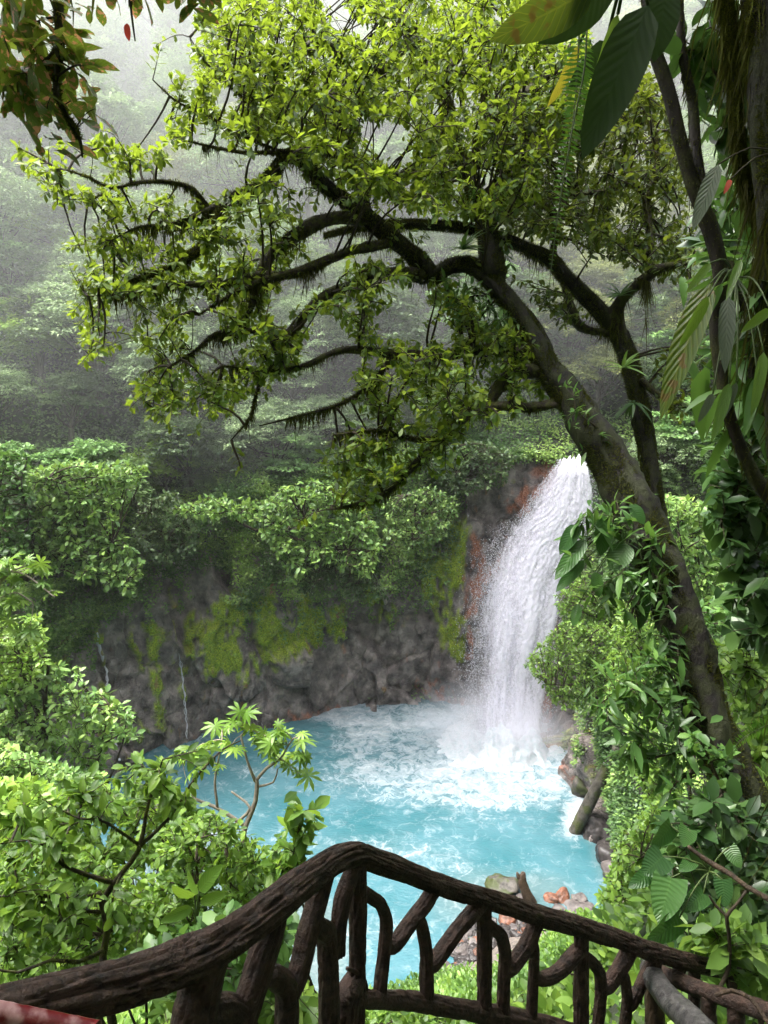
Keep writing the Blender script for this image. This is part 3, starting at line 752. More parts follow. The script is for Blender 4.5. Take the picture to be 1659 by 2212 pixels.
# boiling heap of foam where the water lands
V = []
for j in range(70):
    for i in range(110):
        u = i / 109; v = j / 69
        x = 930 + u * 330; y = 1545 + v * 150
        p = G(x, y); r = math.hypot((x - 1085) / 165, (y - 1605) / 80)
        f = mn.fractal(Vector((p[0] * .9, p[1] * .9, 4)), 1, 2, 5)
        hgt = 1.3 * max(0, 1 - r) ** 1.1 * (1 + .8 * f) + .1 * f - .12 * max(0, r - .55) * 6
        V.append([p[0], p[1], hgt])
mb = MB(); ii = (np.arange(69)[:, None] * 110 + np.arange(109)[None]).ravel()
mb.add(np.array(V), np.stack([ii, ii + 1, ii + 111, ii + 110], 1).ravel(), np.full(len(ii), 4))
mb.build('foam_heap', M['foam'], fall)

# thin trickles down the left wall


def cliff_hit(x, y):
    qx, qy, _ = PX(CLIFF.reshape(-1, 3)); k = int(np.argmin((qx - x) ** 2 + (qy - y) ** 2))
    return CLIFF.reshape(-1, 3)[k]


def trickle(pts, wid, label):
    mb = MB(); path = [np.append(cliff_hit(x, y) + np.array([.05, -.12, 0]), w_) for (x, y), w_ in zip(pts, wid)]
    pa = smooth_path(path, .2)
    for k in range(3):
        q = pa.copy(); q[:, :3] += np.array([mn.noise(Vector((0, i * .35, k * 7))) for i in range(len(q))])[:, None] * np.array([.22, .02, 0]); q[:, 3] *= rng.uniform(.25, .6)
        tube(mb, q, 5, rough=.5, freq=2)
    o = mb.build('trickle', M['spray']); tag(o, label, 'waterfall', 'thin trickles down the left rock wall')


trickle([(209, 1365), (214, 1400), (228, 1450), (234, 1490)], [.10, .22, .12, .08], 'short white trickle on dark rock left of the other wall trickle, upper stretch')
trickle([(245, 1560), (250, 1600), (258, 1640)], [.07, .10, .16], 'short white trickle at the foot of the left wall behind bright shrub')
trickle([(388, 1410), (394, 1450), (399, 1500), (402, 1560), (403, 1595)], [.04, .06, .07, .06, .05], 'long thin white trickle falling down bare dark rock into the pool edge')
trickle([(222, 1255), (226, 1290), (225, 1320)], [.05, .06, .05], 'faint trickle just under the leafy tiered tree on left wall')

# ------------------------------------------------------------------ foliage on cliff and slopes (uncountable ground cover)


def cover(name, pos, nor, nleaf, rad, leaf, tpl, mat, upb=.6, flat=.55, tone=None):
    """small leafy plants all over a surface, one mass"""
    m_ = len(pos); cl = np.repeat(np.arange(m_), nleaf); k = len(cl)
    off = rvec(k); off = nrm(off + nor[cl] * .5) * (rng.random((k, 1)) ** .5) * rad[cl][:, None]
    off[:, 2] *= flat
    off = off + nor[cl] * rad[cl][:, None] * .35
    d = nrm(off + rvec(k) * rad[cl][:, None] * .5 + np.array([0, 0, -.15]) * rad[cl][:, None])
    up = nrm(nor[cl] * .6 + np.array([0, 0, upb]) + rvec(k) * .45)
    t = rng.normal(.45, .2, m_) if tone is None else tone
    mb_ = MB(); scatter(mb_, tpl, pos[cl] + off, d, up, leaf[cl] * rng.uniform(.6, 1.3, k), np.clip(t[cl] + rng.normal(0, .15, k), 0, 1))
    return tag(mb_.build(name, mat, smooth=False), kind='stuff')


cv = CLIFF.reshape(-1, 3); cxp, cyp, _ = PX(cv)
vegx = [-100, 60, 230, 330, 420, 520, 640, 760, 860, 960, 1010, 1040, 1120, 1200, 1215, 1260, 1300, 1340]
vegz = [3, 5, 12.3, 13.4, 13.0, 11.3, 10.3, 10.0, 12.0, 13.5, 18, 20.5, 22, 19, 8.5, 6.0, 4.5, 3.0]
lim = np.interp(cxp, vegx, vegz) + 2.6 * np.array([mn.fractal(Vector((p[0] * .4, p[1] * .4, p[2] * .1)), 1, 2, 3) for p in cv])
toprow = np.repeat(np.arange(NRR) >= NR - 6, NC)
keep = ((cv[:, 2] > lim) | (toprow & (np.abs(cxp - 1235) > 30))) & ((seg_dist(cxp, cyp, (1235, 1000), (1090, 1480)) > 75) | toprow) & ~((cxp > 1000) & (cxp < 1230) & (cv[:, 2] < 20.5) & (cyp > 1010) & ~toprow)
patch = np.array([mn.fractal(Vector((p[0] * .3, p[1] * .3, p[2] * .3)), 1, 2, 3) for p in cv])
cand = np.where(keep)[0]
wgt = 1.0 + 2.0 * toprow[cand]; pk = rng.choice(cand, 26000, p=wgt / wgt.sum())
nout = np.tile(np.column_stack([-cn, np.full(NC, .35)]), (NRR, 1)); nout = nrm(nout)
cover('creepers', cv[pk] + rng.normal(0, .08, (len(pk), 3)), nout[pk], 9, rng.uniform(.25, .8, len(pk)), rng.uniform(.14, .28, len(pk)), T_farw, M['creeper'], tone=np.clip(.42 + patch[pk] * .9 + rng.normal(0, .16, len(pk)), 0, 1))
# trailing vines below the edge of the creepers
edge = np.where(keep & (cv[:, 2] < lim + .5) & ~toprow)[0]; vp_, vn_ = [], []
for q in rng.choice(edge, 170):
    i_, j_ = divmod(int(q), NC); L_v = rng.uniform(.8, 4.5); jj = float(j_)
    while L_v > 0 and i_ > 12:
        i_ -= 2; jj += rng.normal(0, .5); L_v -= .25; kk = int(np.clip(jj, 0, NC - 1)); vp_.append(CLIFF[i_, kk] - np.append(cn[kk], 0) * rng.uniform(.05, .3)); vn_.append([-cn[kk, 0], -cn[kk, 1], .3])
vp_ = np.array(vp_); cover('hanging_vines', vp_, np.array(vn_), 6, rng.uniform(.12, .34, len(vp_)), rng.uniform(.12, .24, len(vp_)), T_farw, M['creeper'], tone=np.clip(rng.normal(.5, .2, len(vp_)), 0, 1))
# sprigs that hang or stand on the lower rock and inside the moss
cand = np.where(~keep & (moss > .5) & (cv[:, 2] > .6))[0]
pk = rng.choice(cand, 1500)
cover('cliff_moss', cv[pk], nout[pk], 7, rng.uniform(.06, .2, len(pk)), np.full(len(pk), .09), T_farw, M['leaf_lime'], tone=np.clip(.4 + rng.normal(0, .12, len(pk)), 0, 1))

# far and middle slopes
n0 = 140000
sx = rng.uniform(-95, 95, n0); sy = 30 + 125 * rng.random(n0) ** .8
hz, ds, ix = terrain(sx, sy)
qx, qy, _ = PX(np.column_stack([sx, sy, hz]))
ok = (ds > 1.2) & (np.abs(sx - 15.5) > 1.2) & (qx > -120) & (qx < 1780) & (qy > -160) & (SHC[ix, 0] > 3) & (sy > 40)
sx, sy, hz = sx[ok], sy[ok], hz[ok]
pos = np.column_stack([sx, sy, hz + .1])[:60000]; k = len(pos)
pt = np.array([mn.fractal(Vector((a * .12, b * .12, 2)), 1, 2, 3) for a, b in pos[:, :2]])
up = np.tile([0, -.4, .9], (k, 1))
cover('undergrowth', pos, up, 8, rng.uniform(.5, 1.3, k), np.full(k, .36), T_farw, M['far_mid'], flat=.85, tone=np.clip(.52 + pt * .6 + rng.normal(0, .14, k), 0, 1))

# right bank and the near bank below the railing
n0 = 120000
sx = rng.uniform(-22, 34, n0); sy = rng.uniform(3, 50, n0)
hz, ds, ix = terrain(sx, sy); P3 = np.column_stack([sx, sy, hz]); qx, qy, zc = PX(P3)
ok = (ds > 1.0) & (zc > 5) & (qx > -150) & (qx < 1760) & (qy > 850) & (qy < 2900) & (np.hypot(sx, sy) > 5.5) & (SHC[ix, 2] > .22)
ok &= ~((qx > 980) & (qx < 1230) & (ds < 1.6 + 1.5 * rng.random(n0)) & (sy < 34))
ok &= ~((qx > 950) & (qx < 1200) & (qy < 2105 + 25 * rng.random(n0)) & (sy > 20) & (ds < 6))
P3 = P3[ok][:24000]; k = len(P3)
pt = np.array([mn.fractal(Vector((a * .35, b * .35, 2)), 1, 2, 3) for a, b in P3[:, :2]])
cover('ground_cover', P3, np.tile([-.25, -.2, .9], (k, 1)), 10, rng.uniform(.25, .6, k), rng.uniform(.12, .24, k), T_mid, M['leaf_fresh'], flat=.9, tone=np.clip(.35 + pt * .6 + rng.normal(0, .12, k), 0, 1))

# ------------------------------------------------------------------ forest trees: nine kinds, each with trunk and crown


def crown_leaves(mb_, blobs, n, leaf, tpl, cover_up=.25):
    """leaves sit in small tufts on the upper sides of the crown's boughs, with gaps between the tufts"""
    B0 = np.array(blobs); vol = B0[:, 3] ** 2; nt_ = max(40, int(n / 26)); pk_ = rng.choice(len(B0), nt_, p=vol / vol.sum())
    v = rvec(nt_); lowm = v[:, 2] < -.1; v[lowm, 2] *= -.6; v = nrm(v)
    tc_ = v * (B0[pk_, 3] * (.75 + .32 * rng.random(nt_)))[:, None]; tc_[:, 2] *= B0[pk_, 4]; tc_ += B0[pk_, :3]
    tr_ = B0[pk_, 3] * rng.uniform(.16, .36, nt_)
    pick = rng.choice(nt_, n, p=tr_ ** 1.6 / (tr_ ** 1.6).sum())
    w_ = rvec(n); w_[:, 2] = np.where(w_[:, 2] < -.2, -w_[:, 2] * .7, w_[:, 2])
    off = w_ * (tr_[pick] * (.45 + .6 * rng.random(n)))[:, None] * np.array([1.15, 1.15, .85])
    d = nrm(w_ * np.array([1, 1, .1]) + v[pick] * .35 + rvec(n) * .4 + np.array([0, 0, -.2]))
    up = nrm(w_ * .6 + v[pick] * .4 + np.array([0, 0, .8]) + rvec(n) * .3)
    bt = rng.normal(.48, .2, nt_)
    scatter(mb_, tpl, tc_[pick] + off, d, up, leaf * rng.uniform(.65, 1.35, n), np.clip(bt[pick] + rng.normal(0, .13, n), 0, 1))


def make_tree(kind, h, rad, nb, nleaf, leaf, tpl, mat, shape='dome', bare=.3, flat=.85, bark='far_bark'):
    root = bpy.data.objects.new(kind, None); COL.objects.link(root)
    blobs, mbt = [], MB()
    lean = rng.normal(0, .06, 2) * h
    tp = smooth_path([[0, 0, -1.2, .035 * h + .05], [lean[0] * .3, lean[1] * .3, h * .4, .026 * h + .03], [lean[0], lean[1], h * .85, .012 * h]], .6)
    tube(mbt, tp, 7, rough=.1)
    for b in range(nb):
        a = b * 2.399 + rng.normal(0, .3); f = math.sqrt((b + .5) / nb)
        if shape == 'dome': z = h * (bare + (1 - bare) * (.25 + .75 * math.sqrt(max(0, 1 - (f * .95) ** 2)) * rng.uniform(.75, 1.03)))
        elif shape == 'tier': z = h * (bare + (1 - bare) * (.18 + .8 * ((b * 5) % nb) / nb)); f = rng.uniform(.3, 1.0) * (1.12 - .45 * (z / h))
        elif shape == 'cone': z = h * (bare + (1 - bare) * (b + .5) / nb); f = (1.1 - (b + .5) / nb) * rng.uniform(.5, 1)
        else: z = h * rng.uniform(.82, 1.0)
        c = np.array([lean[0] + math.cos(a) * f * rad, lean[1] + math.sin(a) * f * rad, z])
        br = rad * rng.uniform(.26, .46) * (1.15 if shape != 'cone' else .9)
        blobs.append([*c, br, flat])
        s = tp[int(len(tp) * rng.uniform(.45, .9)), :3]
        lp = smooth_path([[*s, .009 * h + .02], [*((s + c) / 2 + np.array([0, 0, -.04 * h])), .006 * h + .015], [*c, .012]], .8); tube(mbt, lp, 5)
    mbt.build('trunk', M[bark], root)
    mbc = MB(); crown_leaves(mbc, blobs, nleaf, leaf, tpl); mbc.build('crown', M[mat], root, smooth=False)
    return root


KINDS = {
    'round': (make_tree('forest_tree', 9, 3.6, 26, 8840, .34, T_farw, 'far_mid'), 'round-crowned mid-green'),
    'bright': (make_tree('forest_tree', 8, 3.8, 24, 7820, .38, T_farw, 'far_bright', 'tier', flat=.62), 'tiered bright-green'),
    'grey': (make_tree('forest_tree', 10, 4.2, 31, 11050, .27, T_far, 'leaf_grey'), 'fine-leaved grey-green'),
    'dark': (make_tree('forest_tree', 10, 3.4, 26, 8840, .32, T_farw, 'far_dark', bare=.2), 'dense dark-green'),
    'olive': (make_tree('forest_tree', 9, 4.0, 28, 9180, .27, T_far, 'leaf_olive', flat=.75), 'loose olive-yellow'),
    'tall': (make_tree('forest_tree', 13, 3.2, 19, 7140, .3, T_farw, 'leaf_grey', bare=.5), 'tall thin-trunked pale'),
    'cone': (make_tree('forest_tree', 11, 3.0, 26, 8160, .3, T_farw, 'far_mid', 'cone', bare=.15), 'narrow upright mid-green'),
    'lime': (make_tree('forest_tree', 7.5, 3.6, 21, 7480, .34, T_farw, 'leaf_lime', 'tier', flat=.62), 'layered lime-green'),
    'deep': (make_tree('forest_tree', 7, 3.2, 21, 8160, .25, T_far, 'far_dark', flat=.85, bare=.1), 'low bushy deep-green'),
}
spots = []
cand = []
yy = 52.0
while yy < 158:
    step = 5.0 + (yy - 52) * .055
    half = yy * .66 + 8
    xx = -half + rng.uniform(0, step)
    while xx < half:
        cand.append((xx + rng.normal(0, step * .2), yy + rng.normal(0, step * .2), step)); xx += step * 1.15
    yy += step * 1.0
cand = np.array(cand)
hz, ds, ix = terrain(cand[:, 0], cand[:, 1])
names = list(KINDS)
first = {k: True for k in names}
placed = []


def place(kind, x, y, z, s, rz, sz=1.0):
    root = KINDS[kind][0]
    o = root if first[kind] else copy_tree(root)
    first[kind] = False
    o.location = (x, y, z); o.rotation_euler = (0, 0, rz); o.scale = (s, s, s * sz)
    qx_, qy_, zc_ = PX(np.array([x, y, z + 5 * s]))
    placed.append([o, kind, float(qx_), float(qy_), float(zc_)])
    return o


for (x, y, st), z, d_, i in zip(cand, hz, ds, ix):
    if d_ < 2.8 or SHC[i, 0] < 8: continue
    s = st / 5.4 * rng.uniform(.85, 1.15)
    qx_, qy_, zc_ = PX(np.array([x, y, z + 5 * s]))
    if qx_ < -130 or qx_ > 1790 or qy_ < -190 or qy_ > 1250: continue
    if abs(x - 15.5) < 2.6 and y < 62: continue           # the stream above the fall
    nz = mn.noise(Vector((x * .06, y * .06, 1))) + rng.normal(0, .3)
    if y > 95: kind = rng.choice(['grey', 'tall', 'round', 'olive', 'grey', 'cone'])
    elif y > 70: kind = rng.choice(['grey', 'bright', 'round', 'tall', 'grey', 'olive', 'cone', 'lime'])
    else: kind = rng.choice(['dark', 'lime', 'grey', 'grey', 'bright', 'round'])
    if x > 12 and 55 < y < 90 and rng.random() < .5: kind = 'olive'
    place(kind, x, y, z - .3, s * (.8 if y < 62 else 1), rng.uniform(0, 6.28), rng.uniform(.85, 1.15))
# pale bright tree that stands out on the left slope
for fx_, fy_, Y_, kd, s in ((200, 760, 74, 'lime', 1.5), (110, 690, 80, 'bright', 1.2), (290, 850, 66, 'bright', 1.1), (40, 640, 86, 'olive', 1.3), (390, 955, 60, 'grey', 1.0), (60, 520, 84, 'grey', 1.6), (170, 600, 80, 'bright', 1.3), (330, 700, 72, 'grey', 1.3), (100, 880, 62, 'lime', 1.1), (20, 800, 68, 'grey', 1.2), (480, 860, 64, 'grey', 1.1), (700, 880, 64, 'grey', 1.0), (820, 760, 74, 'lime', 1.3), (560, 700, 78, 'grey', 1.4), (590, 985, 58, 'grey', .8), (1450, 980, 62, 'deep', 1.5)):
    p = W(fx_, fy_, Y_); z0 = TZ(p[0], p[1]); place(kd, p[0], p[1], max(z0 - .5, p[2] - 6 * s), s, rng.uniform(0, 6.28))
# smaller trees that lean out over the edge of the cliff
a_ = 1.0
while a_ < arc[-1] - 6:
    j = int(np.argmin(abs(sa - a_))); p = CLIFF[min(NRR - 1, NR + 2), j] + np.append(cn[j] * rng.uniform(.0, 2.2), 0)
    qx_, qy_, _ = PX(p); a_ += rng.uniform(1.5, 2.4)
    if qx_ > 1120 and qx_ < 1330: continue
    s = rng.uniform(.42, .72); place(rng.choice(['dark', 'deep', 'round', 'bright', 'cone', 'grey', 'round']), p[0], p[1], p[2] - 2.2 * s - rng.uniform(0, 1.2), s, rng.uniform(0, 6.28))
for fx_, fy_, Y_, kd, s in ((1290, 870, 61, 'olive', .8), (1330, 790, 68, 'olive', 1.1), (1250, 720, 76, 'olive', 1.2), (1420, 900, 58, 'deep', .9), (1470, 800, 66, 'lime', 1.0), (1180, 900, 63, 'dark', .8)):
    p = W(fx_, fy_, Y_); z0 = TZ(p[0], p[1]); place(kd, p[0], p[1], max(z0 - .5, p[2] - 6 * s), s, rng.uniform(0, 6.28))
cols = ['at the far left', 'left of centre', 'behind the leaning tree', 'right of centre', 'behind the right trunk']
by = {}
for o, kind, qx_, qy_, zc_ in placed:
    c = cols[min(4, max(0, int((qx_ + 50) / 352)))]
    r = 'high on the misty slope' if zc_ > 105 else 'on the misty middle slope' if zc_ > 78 else 'just above the cliff'
    by.setdefault(f"{KINDS[kind][1]} tree {r}, {c}", []).append((qx_, o))
ORD = ['leftmost', 'second from left', 'third from left', 'fourth from left', 'fifth from left', 'sixth from left', 'seventh from left', 'eighth from left', 'ninth from left', 'tenth from left', 'eleventh from left', 'twelfth from left']
for lab, os_ in by.items():
    os_.sort(key=lambda q: q[0])
    for i, (_, o) in enumerate(os_):
        tag(o, lab if len(os_) == 1 else f"{ORD[min(i, 11)]} {lab}", 'tree', 'forest trees on the slopes beyond the pool')
print('forest trees', len(placed))


# ------------------------------------------------------------------ near trees and plants
def in_poly(x, y, P):
    c = np.zeros(len(x), bool); P = np.array(P, float); Qn = np.roll(P, -1, 0)
    for a, b in zip(P, Qn):
        c ^= ((a[1] > y) != (b[1] > y)) & (x < (b[0] - a[0]) * (y - a[1]) / (b[1] - a[1] + 1e-9) + a[0])
    return c


def fill(poly, n_, z0, z1):
    P = np.array(poly, float); lo, hi = P.min(0), P.max(0); res = []
    while len(res) < n_:
        q = rng.uniform(lo, hi, (n_ * 3, 2)); q = q[in_poly(q[:, 0], q[:, 1], P)]
        res += [Q(a, b, rng.uniform(z0, z1)) for a, b in q]
    return np.array(res[:n_])


def limb(pts):
    """rows: photo x, y, depth, thickness in photo px -> path with radius"""
    return smooth_path([[*Q(x, y, z), w_ / FPX * z / 2] for x, y, z, w_ in pts], .12)


def strands(mb_, path, per_m, lo, hi, wid=.008, minr=.012):
    p = path[path[:, 3] > minr]
    if len(p) < 2: return
    ln = np.linalg.norm(np.diff(p[:, :3], axis=0), axis=1).sum(); n_ = int(ln * per_m)
    if n_ < 1: return
    k = rng.integers(0, len(p) - 1, n_); p = p[k] + (p[k + 1] - p[k]) * rng.random((n_, 1)); k = np.arange(n_); v = rvec(n_); v[:, 2] = -np.abs(v[:, 2]) * .8 + .15
    a = p[k, :3] + v * p[k, 3:4] * .95
    clump = np.array([max(0.05, .5 + 1.3 * mn.noise(Vector((float(q[0]) * 2.2, float(q[1]) * 2.2, float(q[2]) * 2.2)))) for q in a])
    L = rng.uniform(lo, hi, n_) * clump * (1 + 2.2 * (rng.random(n_) < .05)); d = nrm(np.array([0, 0, -1.]) + rvec(n_) * .28)
    s = nrm(np.cross(d, rvec(n_))) * wid * rng.uniform(.5, 1.3, n_)[:, None]
    m1 = a + d * L[:, None] * .5 + rvec(n_) * L[:, None] * .07; e_ = a + d * L[:, None]
    V = np.stack([a - s, a + s, m1 + s * .8, m1 - s * .8, e_], 1).reshape(-1, 3)
    b = np.arange(n_)[:, None] * 5
    loops = np.concatenate([b + 0, b + 1, b + 2, b + 3, b + 3, b + 2, b + 4], 1).ravel()
    mb_.add(V, loops, np.tile([4, 3], n_), np.repeat(np.clip(rng.normal(.42, .22, n_), 0, 1), 5))


def fuzz(mb_, path, per_m, ln=.03, wid=.005, minr=.01):
    """short moss tufts all round a limb"""
    p = path[path[:, 3] > minr]
    if len(p) < 2: return
    l_ = np.linalg.norm(np.diff(p[:, :3], axis=0), axis=1).sum(); n_ = int(l_ * per_m)
    k = rng.integers(0, len(p) - 1, n_); t = nrm(np.gradient(p[:, :3], axis=0))[k]; p = p[k] + (p[k + 1] - p[k]) * rng.random((n_, 1)); k = np.arange(n_)
    v = rvec(n_); v = nrm(v - t * (v * t).sum(1, keepdims=True)); a = p[k, :3] + v * p[k, 3:4] * .9
    L = ln * rng.uniform(.4, 1.5, n_)[:, None]; s = nrm(np.cross(v, t + rvec(n_) * .6)) * wid
    e_ = a + nrm(v + rvec(n_) * .5 + np.array([0, 0, .2])) * L
    mb_.add(np.stack([a - s, a + s, e_], 1).reshape(-1, 3), np.arange(n_ * 3), np.full(n_, 3), np.repeat(np.clip(rng.normal(.6, .25, n_), 0, 1), 3))


def big_tree(name, label, limbs, targets, tpl, leaf, mat, nleaf, moss_per, twig=.012, maxlen=3.0, group=None, extra=None, bark='mossy_bark', spread=1.0):
    root = thing(name, label, 'tree', limbs[0][1][0, :3], group)
    skel, mm = [], MB()
    for i, (part, pa) in enumerate(limbs):
        b_ = MB(); big = pa[:, 3].max() > .12
        pa = pa * np.array([1, 1, 1, 1.0 if i == 0 else 1.25]); tube(b_, pa, 18 if big else 9, rough=.4 if big else .45, freq=3.2 if big else 6, grooves=.14 if big else .0)
        b_.build(part, M[bark] if big else M['branch_bark'], root)
        if moss_per:
            strands(mm, pa, moss_per, .04, .26, .006); fuzz(mm, pa, moss_per * (12 if big else 2), .04 if big else .03, .006)
        sk = pa[pa[:, 3] < (.16 if len(limbs) > 3 else 9)]
        skel.append(sk)
    skel = np.vstack(skel)
    tw, lf = MB(), MB()
    tips, dirs = grow(tw, skel, targets, twig, .003, maxlen=maxlen)
    rosettes(lf, tpl, tips, dirs, nleaf, leaf, spread, back=leaf * 3.4)
    tw.build('twigs', M['twig'], root)
    lf.build('crown', M[mat], root)
    if moss_per and mm.n: mm.build('hanging_moss', M['moss_strand'], root, smooth=False)
    return root


# the leaning tree
trunk = limb([(1725, 2100, 6.9, 170), (1690, 1960, 7.0, 150), (1610, 1740, 7.4, 118), (1535, 1560, 7.8, 100), (1495, 1420, 8.1, 104), (1440, 1270, 8.4, 106), (1372, 1100, 8.8, 100), (1290, 960, 9.2, 88), (1225, 850, 9.5, 72), (1180, 790, 9.7, 60), (1139, 705, 10.0, 50), (1085, 635, 10.2, 44), (1030, 578, 10.4, 40), (979, 572, 10.5, 36), (929, 602, 10.6, 36)])
L_ = [('trunk', trunk * np.array([1, 1, 1, .92])),
      ('branch', limb([(929, 602, 10.6, 36), (904, 562, 10.6, 34), (854, 520, 10.5, 30), (790, 470, 10.3, 28), (720, 415, 10, 25), (680, 382, 9.9, 23), (660, 345, 9.8, 22), (620, 335, 9.7, 20), (593, 370, 9.6, 19), (550, 410, 9.5, 18), (482, 440, 9.4, 17), (460, 505, 9.3, 15), (415, 550, 9.2, 14), (340, 592, 9.1, 9), (270, 610, 9, 4)])),
      ('branch', limb([(482, 440, 9.4, 12), (430, 462, 9.3, 10), (370, 486, 9.2, 7), (300, 490, 9, 4), (240, 520, 9, 2)])),
      ('branch', limb([(450, 448, 9.4, 9), (418, 410, 9.3, 9), (380, 395, 9.2, 8), (310, 393, 9.0, 7), (240, 406, 8.9, 5), (195, 384, 8.8, 4), (120, 360, 8.8, 2)])),
      ('branch', limb([(240, 406, 8.9, 4), (200, 430, 8.9, 3), (150, 430, 8.8, 2)])),
      ('branch', limb([(1070, 600, 10.3, 44), (1052, 500, 10.5, 34), (1029, 425, 10.7, 28), (999, 360, 10.9, 25), (965, 285, 11, 23), (969, 240, 11, 21), (939, 165, 11.2, 18), (909, 100, 11.3, 15), (869, 45, 11.4, 12), (840, -40, 11.5, 8)])),
      ('branch', limb([(955, 195, 11.1, 16), (979, 135, 11.2, 16), (1000, 75, 11.4, 15), (1040, 15, 11.6, 12), (1060, -60, 11.7, 8)])),
      ('branch', limb([(850, 522, 10.5, 18), (750, 545, 10, 16), (650, 585, 9.6, 15), (565, 607, 9.3, 11), (490, 642, 9.1, 6), (430, 680, 9, 3)])),
      ('branch', limb([(700, 565, 9.8, 14), (630, 592, 9.6, 14), (550, 596, 9.4, 14), (490, 612, 9.2, 13), (425, 614, 9.1, 11), (350, 618, 9, 8), (280, 636, 8.9, 5), (190, 640, 8.8, 2)])),
      ('branch', limb([(790, 475, 10.3, 18), (720, 470, 10, 22), (650, 500, 9.8, 24), (585, 550, 9.6, 20), (556, 608, 9.5, 17), (545, 655, 9.4, 12), (520, 700, 9.4, 8), (470, 720, 9.3, 5)])),
      ('branch', limb([(915, 596, 10.6, 24), (850, 590, 10.3, 18), (790, 604, 10.1, 16), (700, 640, 9.8, 15), (655, 685, 9.6, 17), (615, 728, 9.5, 15), (550, 715, 9.4, 11), (465, 722, 9.3, 9), (430, 752, 9.2, 6), (370, 790, 9.1, 3)])),
      ('branch', limb([(1150, 760, 9.9, 20), (1060, 752, 10.0, 18), (960, 768, 10, 17), (850, 764, 9.9, 16), (740, 756, 9.8, 12), (660, 790, 9.7, 9), (580, 800, 9.6, 6), (480, 790, 9.5, 3)])),
      ('branch', limb([(1185, 800, 9.7, 26), (1119, 806, 9.7, 26), (1079, 834, 9.7, 22), (1059, 878, 9.7, 16), (1062, 905, 9.7, 8)])),
      ('branch', limb([(1225, 870, 9.5, 22), (1150, 880, 9.5, 18), (1080, 878, 9.5, 18), (1010, 893, 9.4, 18), (960, 948, 9.3, 17), (894, 1005, 9.2, 14), (829, 1068, 9.1, 10), (760, 1092, 9, 6), (715, 1100, 9, 3)])),
      ('branch', limb([(965, 942, 9.3, 12), (900, 950, 9.2, 9), (820, 930, 9.1, 6), (720, 940, 9, 4)])),
      ('branch', limb([(905, 80, 11.3, 14), (820, 155, 11, 20), (750, 128, 10.8, 18), (690, 90, 10.6, 16), (635, 125, 10.5, 15), (580, 152, 10.4, 12), (520, 140, 10.3, 6)])),
      ('branch', limb([(800, 480, 10.3, 16), (770, 370, 10.5, 17), (745, 290, 10.5, 18), (725, 245, 10.5, 19), (690, 200, 10.5, 15), (650, 170, 10.5, 8)])),
      ('branch', limb([(820, 400, 10.2, 10), (745, 346, 10, 9), (680, 325, 9.8, 9), (610, 328, 9.6, 8), (530, 330, 9.4, 6), (435, 312, 9.2, 4), (390, 300, 9.1, 2)])),
      ('branch', limb([(610, 328, 9.6, 5), (530, 296, 9.5, 5), (440, 245, 9.4, 4), (385, 222, 9.3, 4), (330, 172, 9.2, 2)])),
      ('branch', limb([(560, 240, 10, 5), (500, 190, 9.9, 4), (440, 130, 9.8, 3), (410, 80, 9.8, 2)])),
      ('branch', limb([(1010, 390, 10.8, 20), (1054, 270, 10.9, 22), (1109, 232, 11, 26), (1169, 172, 11.2, 18), (1230, 110, 11.4, 8)])),
      ('branch', limb([(640, 700, 9.5, 8), (610, 760, 9.4, 6), (560, 830, 9.3, 5), (540, 900, 9.2, 4), (500, 950, 9.2, 2)])),
      ('branch', limb([(850, 765, 9.9, 8), (800, 830, 9.8, 7), (740, 870, 9.6, 6), (640, 900, 9.4, 4), (560, 920, 9.3, 2)]))]
tg = []
for nm, pa in L_[1:]:
    m_ = int(len(pa) * 1.0); k = rng.integers(0, len(pa), m_)
    tg.append(pa[k, :3] + rng.normal(0, .33, (m_, 3)) * np.array([1, 1.2, .9]) + np.array([0, 0, .05]))
tg.append(fill([(430, 0), (700, -30), (1120, -30), (1280, 80), (1250, 420), (1080, 480), (900, 470), (720, 380), (600, 320), (440, 250), (410, 120)], 2900, 8.4, 15))
tg.append(fill([(480, 130), (800, 160), (1000, 300), (900, 480), (700, 420), (560, 320), (470, 240)], 260, 8.8, 11))
tg.append(fill([(210, 290), (330, 330), (450, 200), (620, 330), (640, 480), (420, 480), (150, 470), (40, 390), (40, 300), (150, 320)], 260, 8.4, 10))
tg.append(fill([(320, 150), (400, 170), (450, 260), (380, 300), (330, 230)], 26, 8.8, 9.6))
tg.append(fill([(140, 510), (450, 480), (650, 530), (900, 600), (760, 740), (600, 760), (440, 740), (180, 800), (150, 650)], 620, 8.6, 11))
tg.append(fill([(290, 820), (500, 740), (800, 710), (1010, 770), (1080, 900), (900, 960), (700, 955), (420, 950), (270, 880)], 640, 8.6, 11.5))
tg.append(fill([(700, 950), (1000, 900), (950, 985), (840, 1095), (730, 1120), (700, 1060)], 110, 8.8, 10))
tg.append(fill([(920, 610), (1150, 720), (1200, 830), (1150, 880), (1000, 780)], 200, 9.2, 11))
tg = np.vstack(tg)
fx_, fy_, _ = PX(tg)
holes = np.array([mn.noise(Vector((float(a) / 130, float(b) / 110, 4.2))) for a, b in zip(fx_, fy_)])
tg = tg[(holes > -.16) | ((fy_ < 300) & (fx_ > 560) & (holes > -.4))]
big_tree('leaning_tree', 'large mossy tree leaning from the right bank with twisted branches spread over pool', L_, tg, T_obov, .104, 'leaf_main', 14, 420)

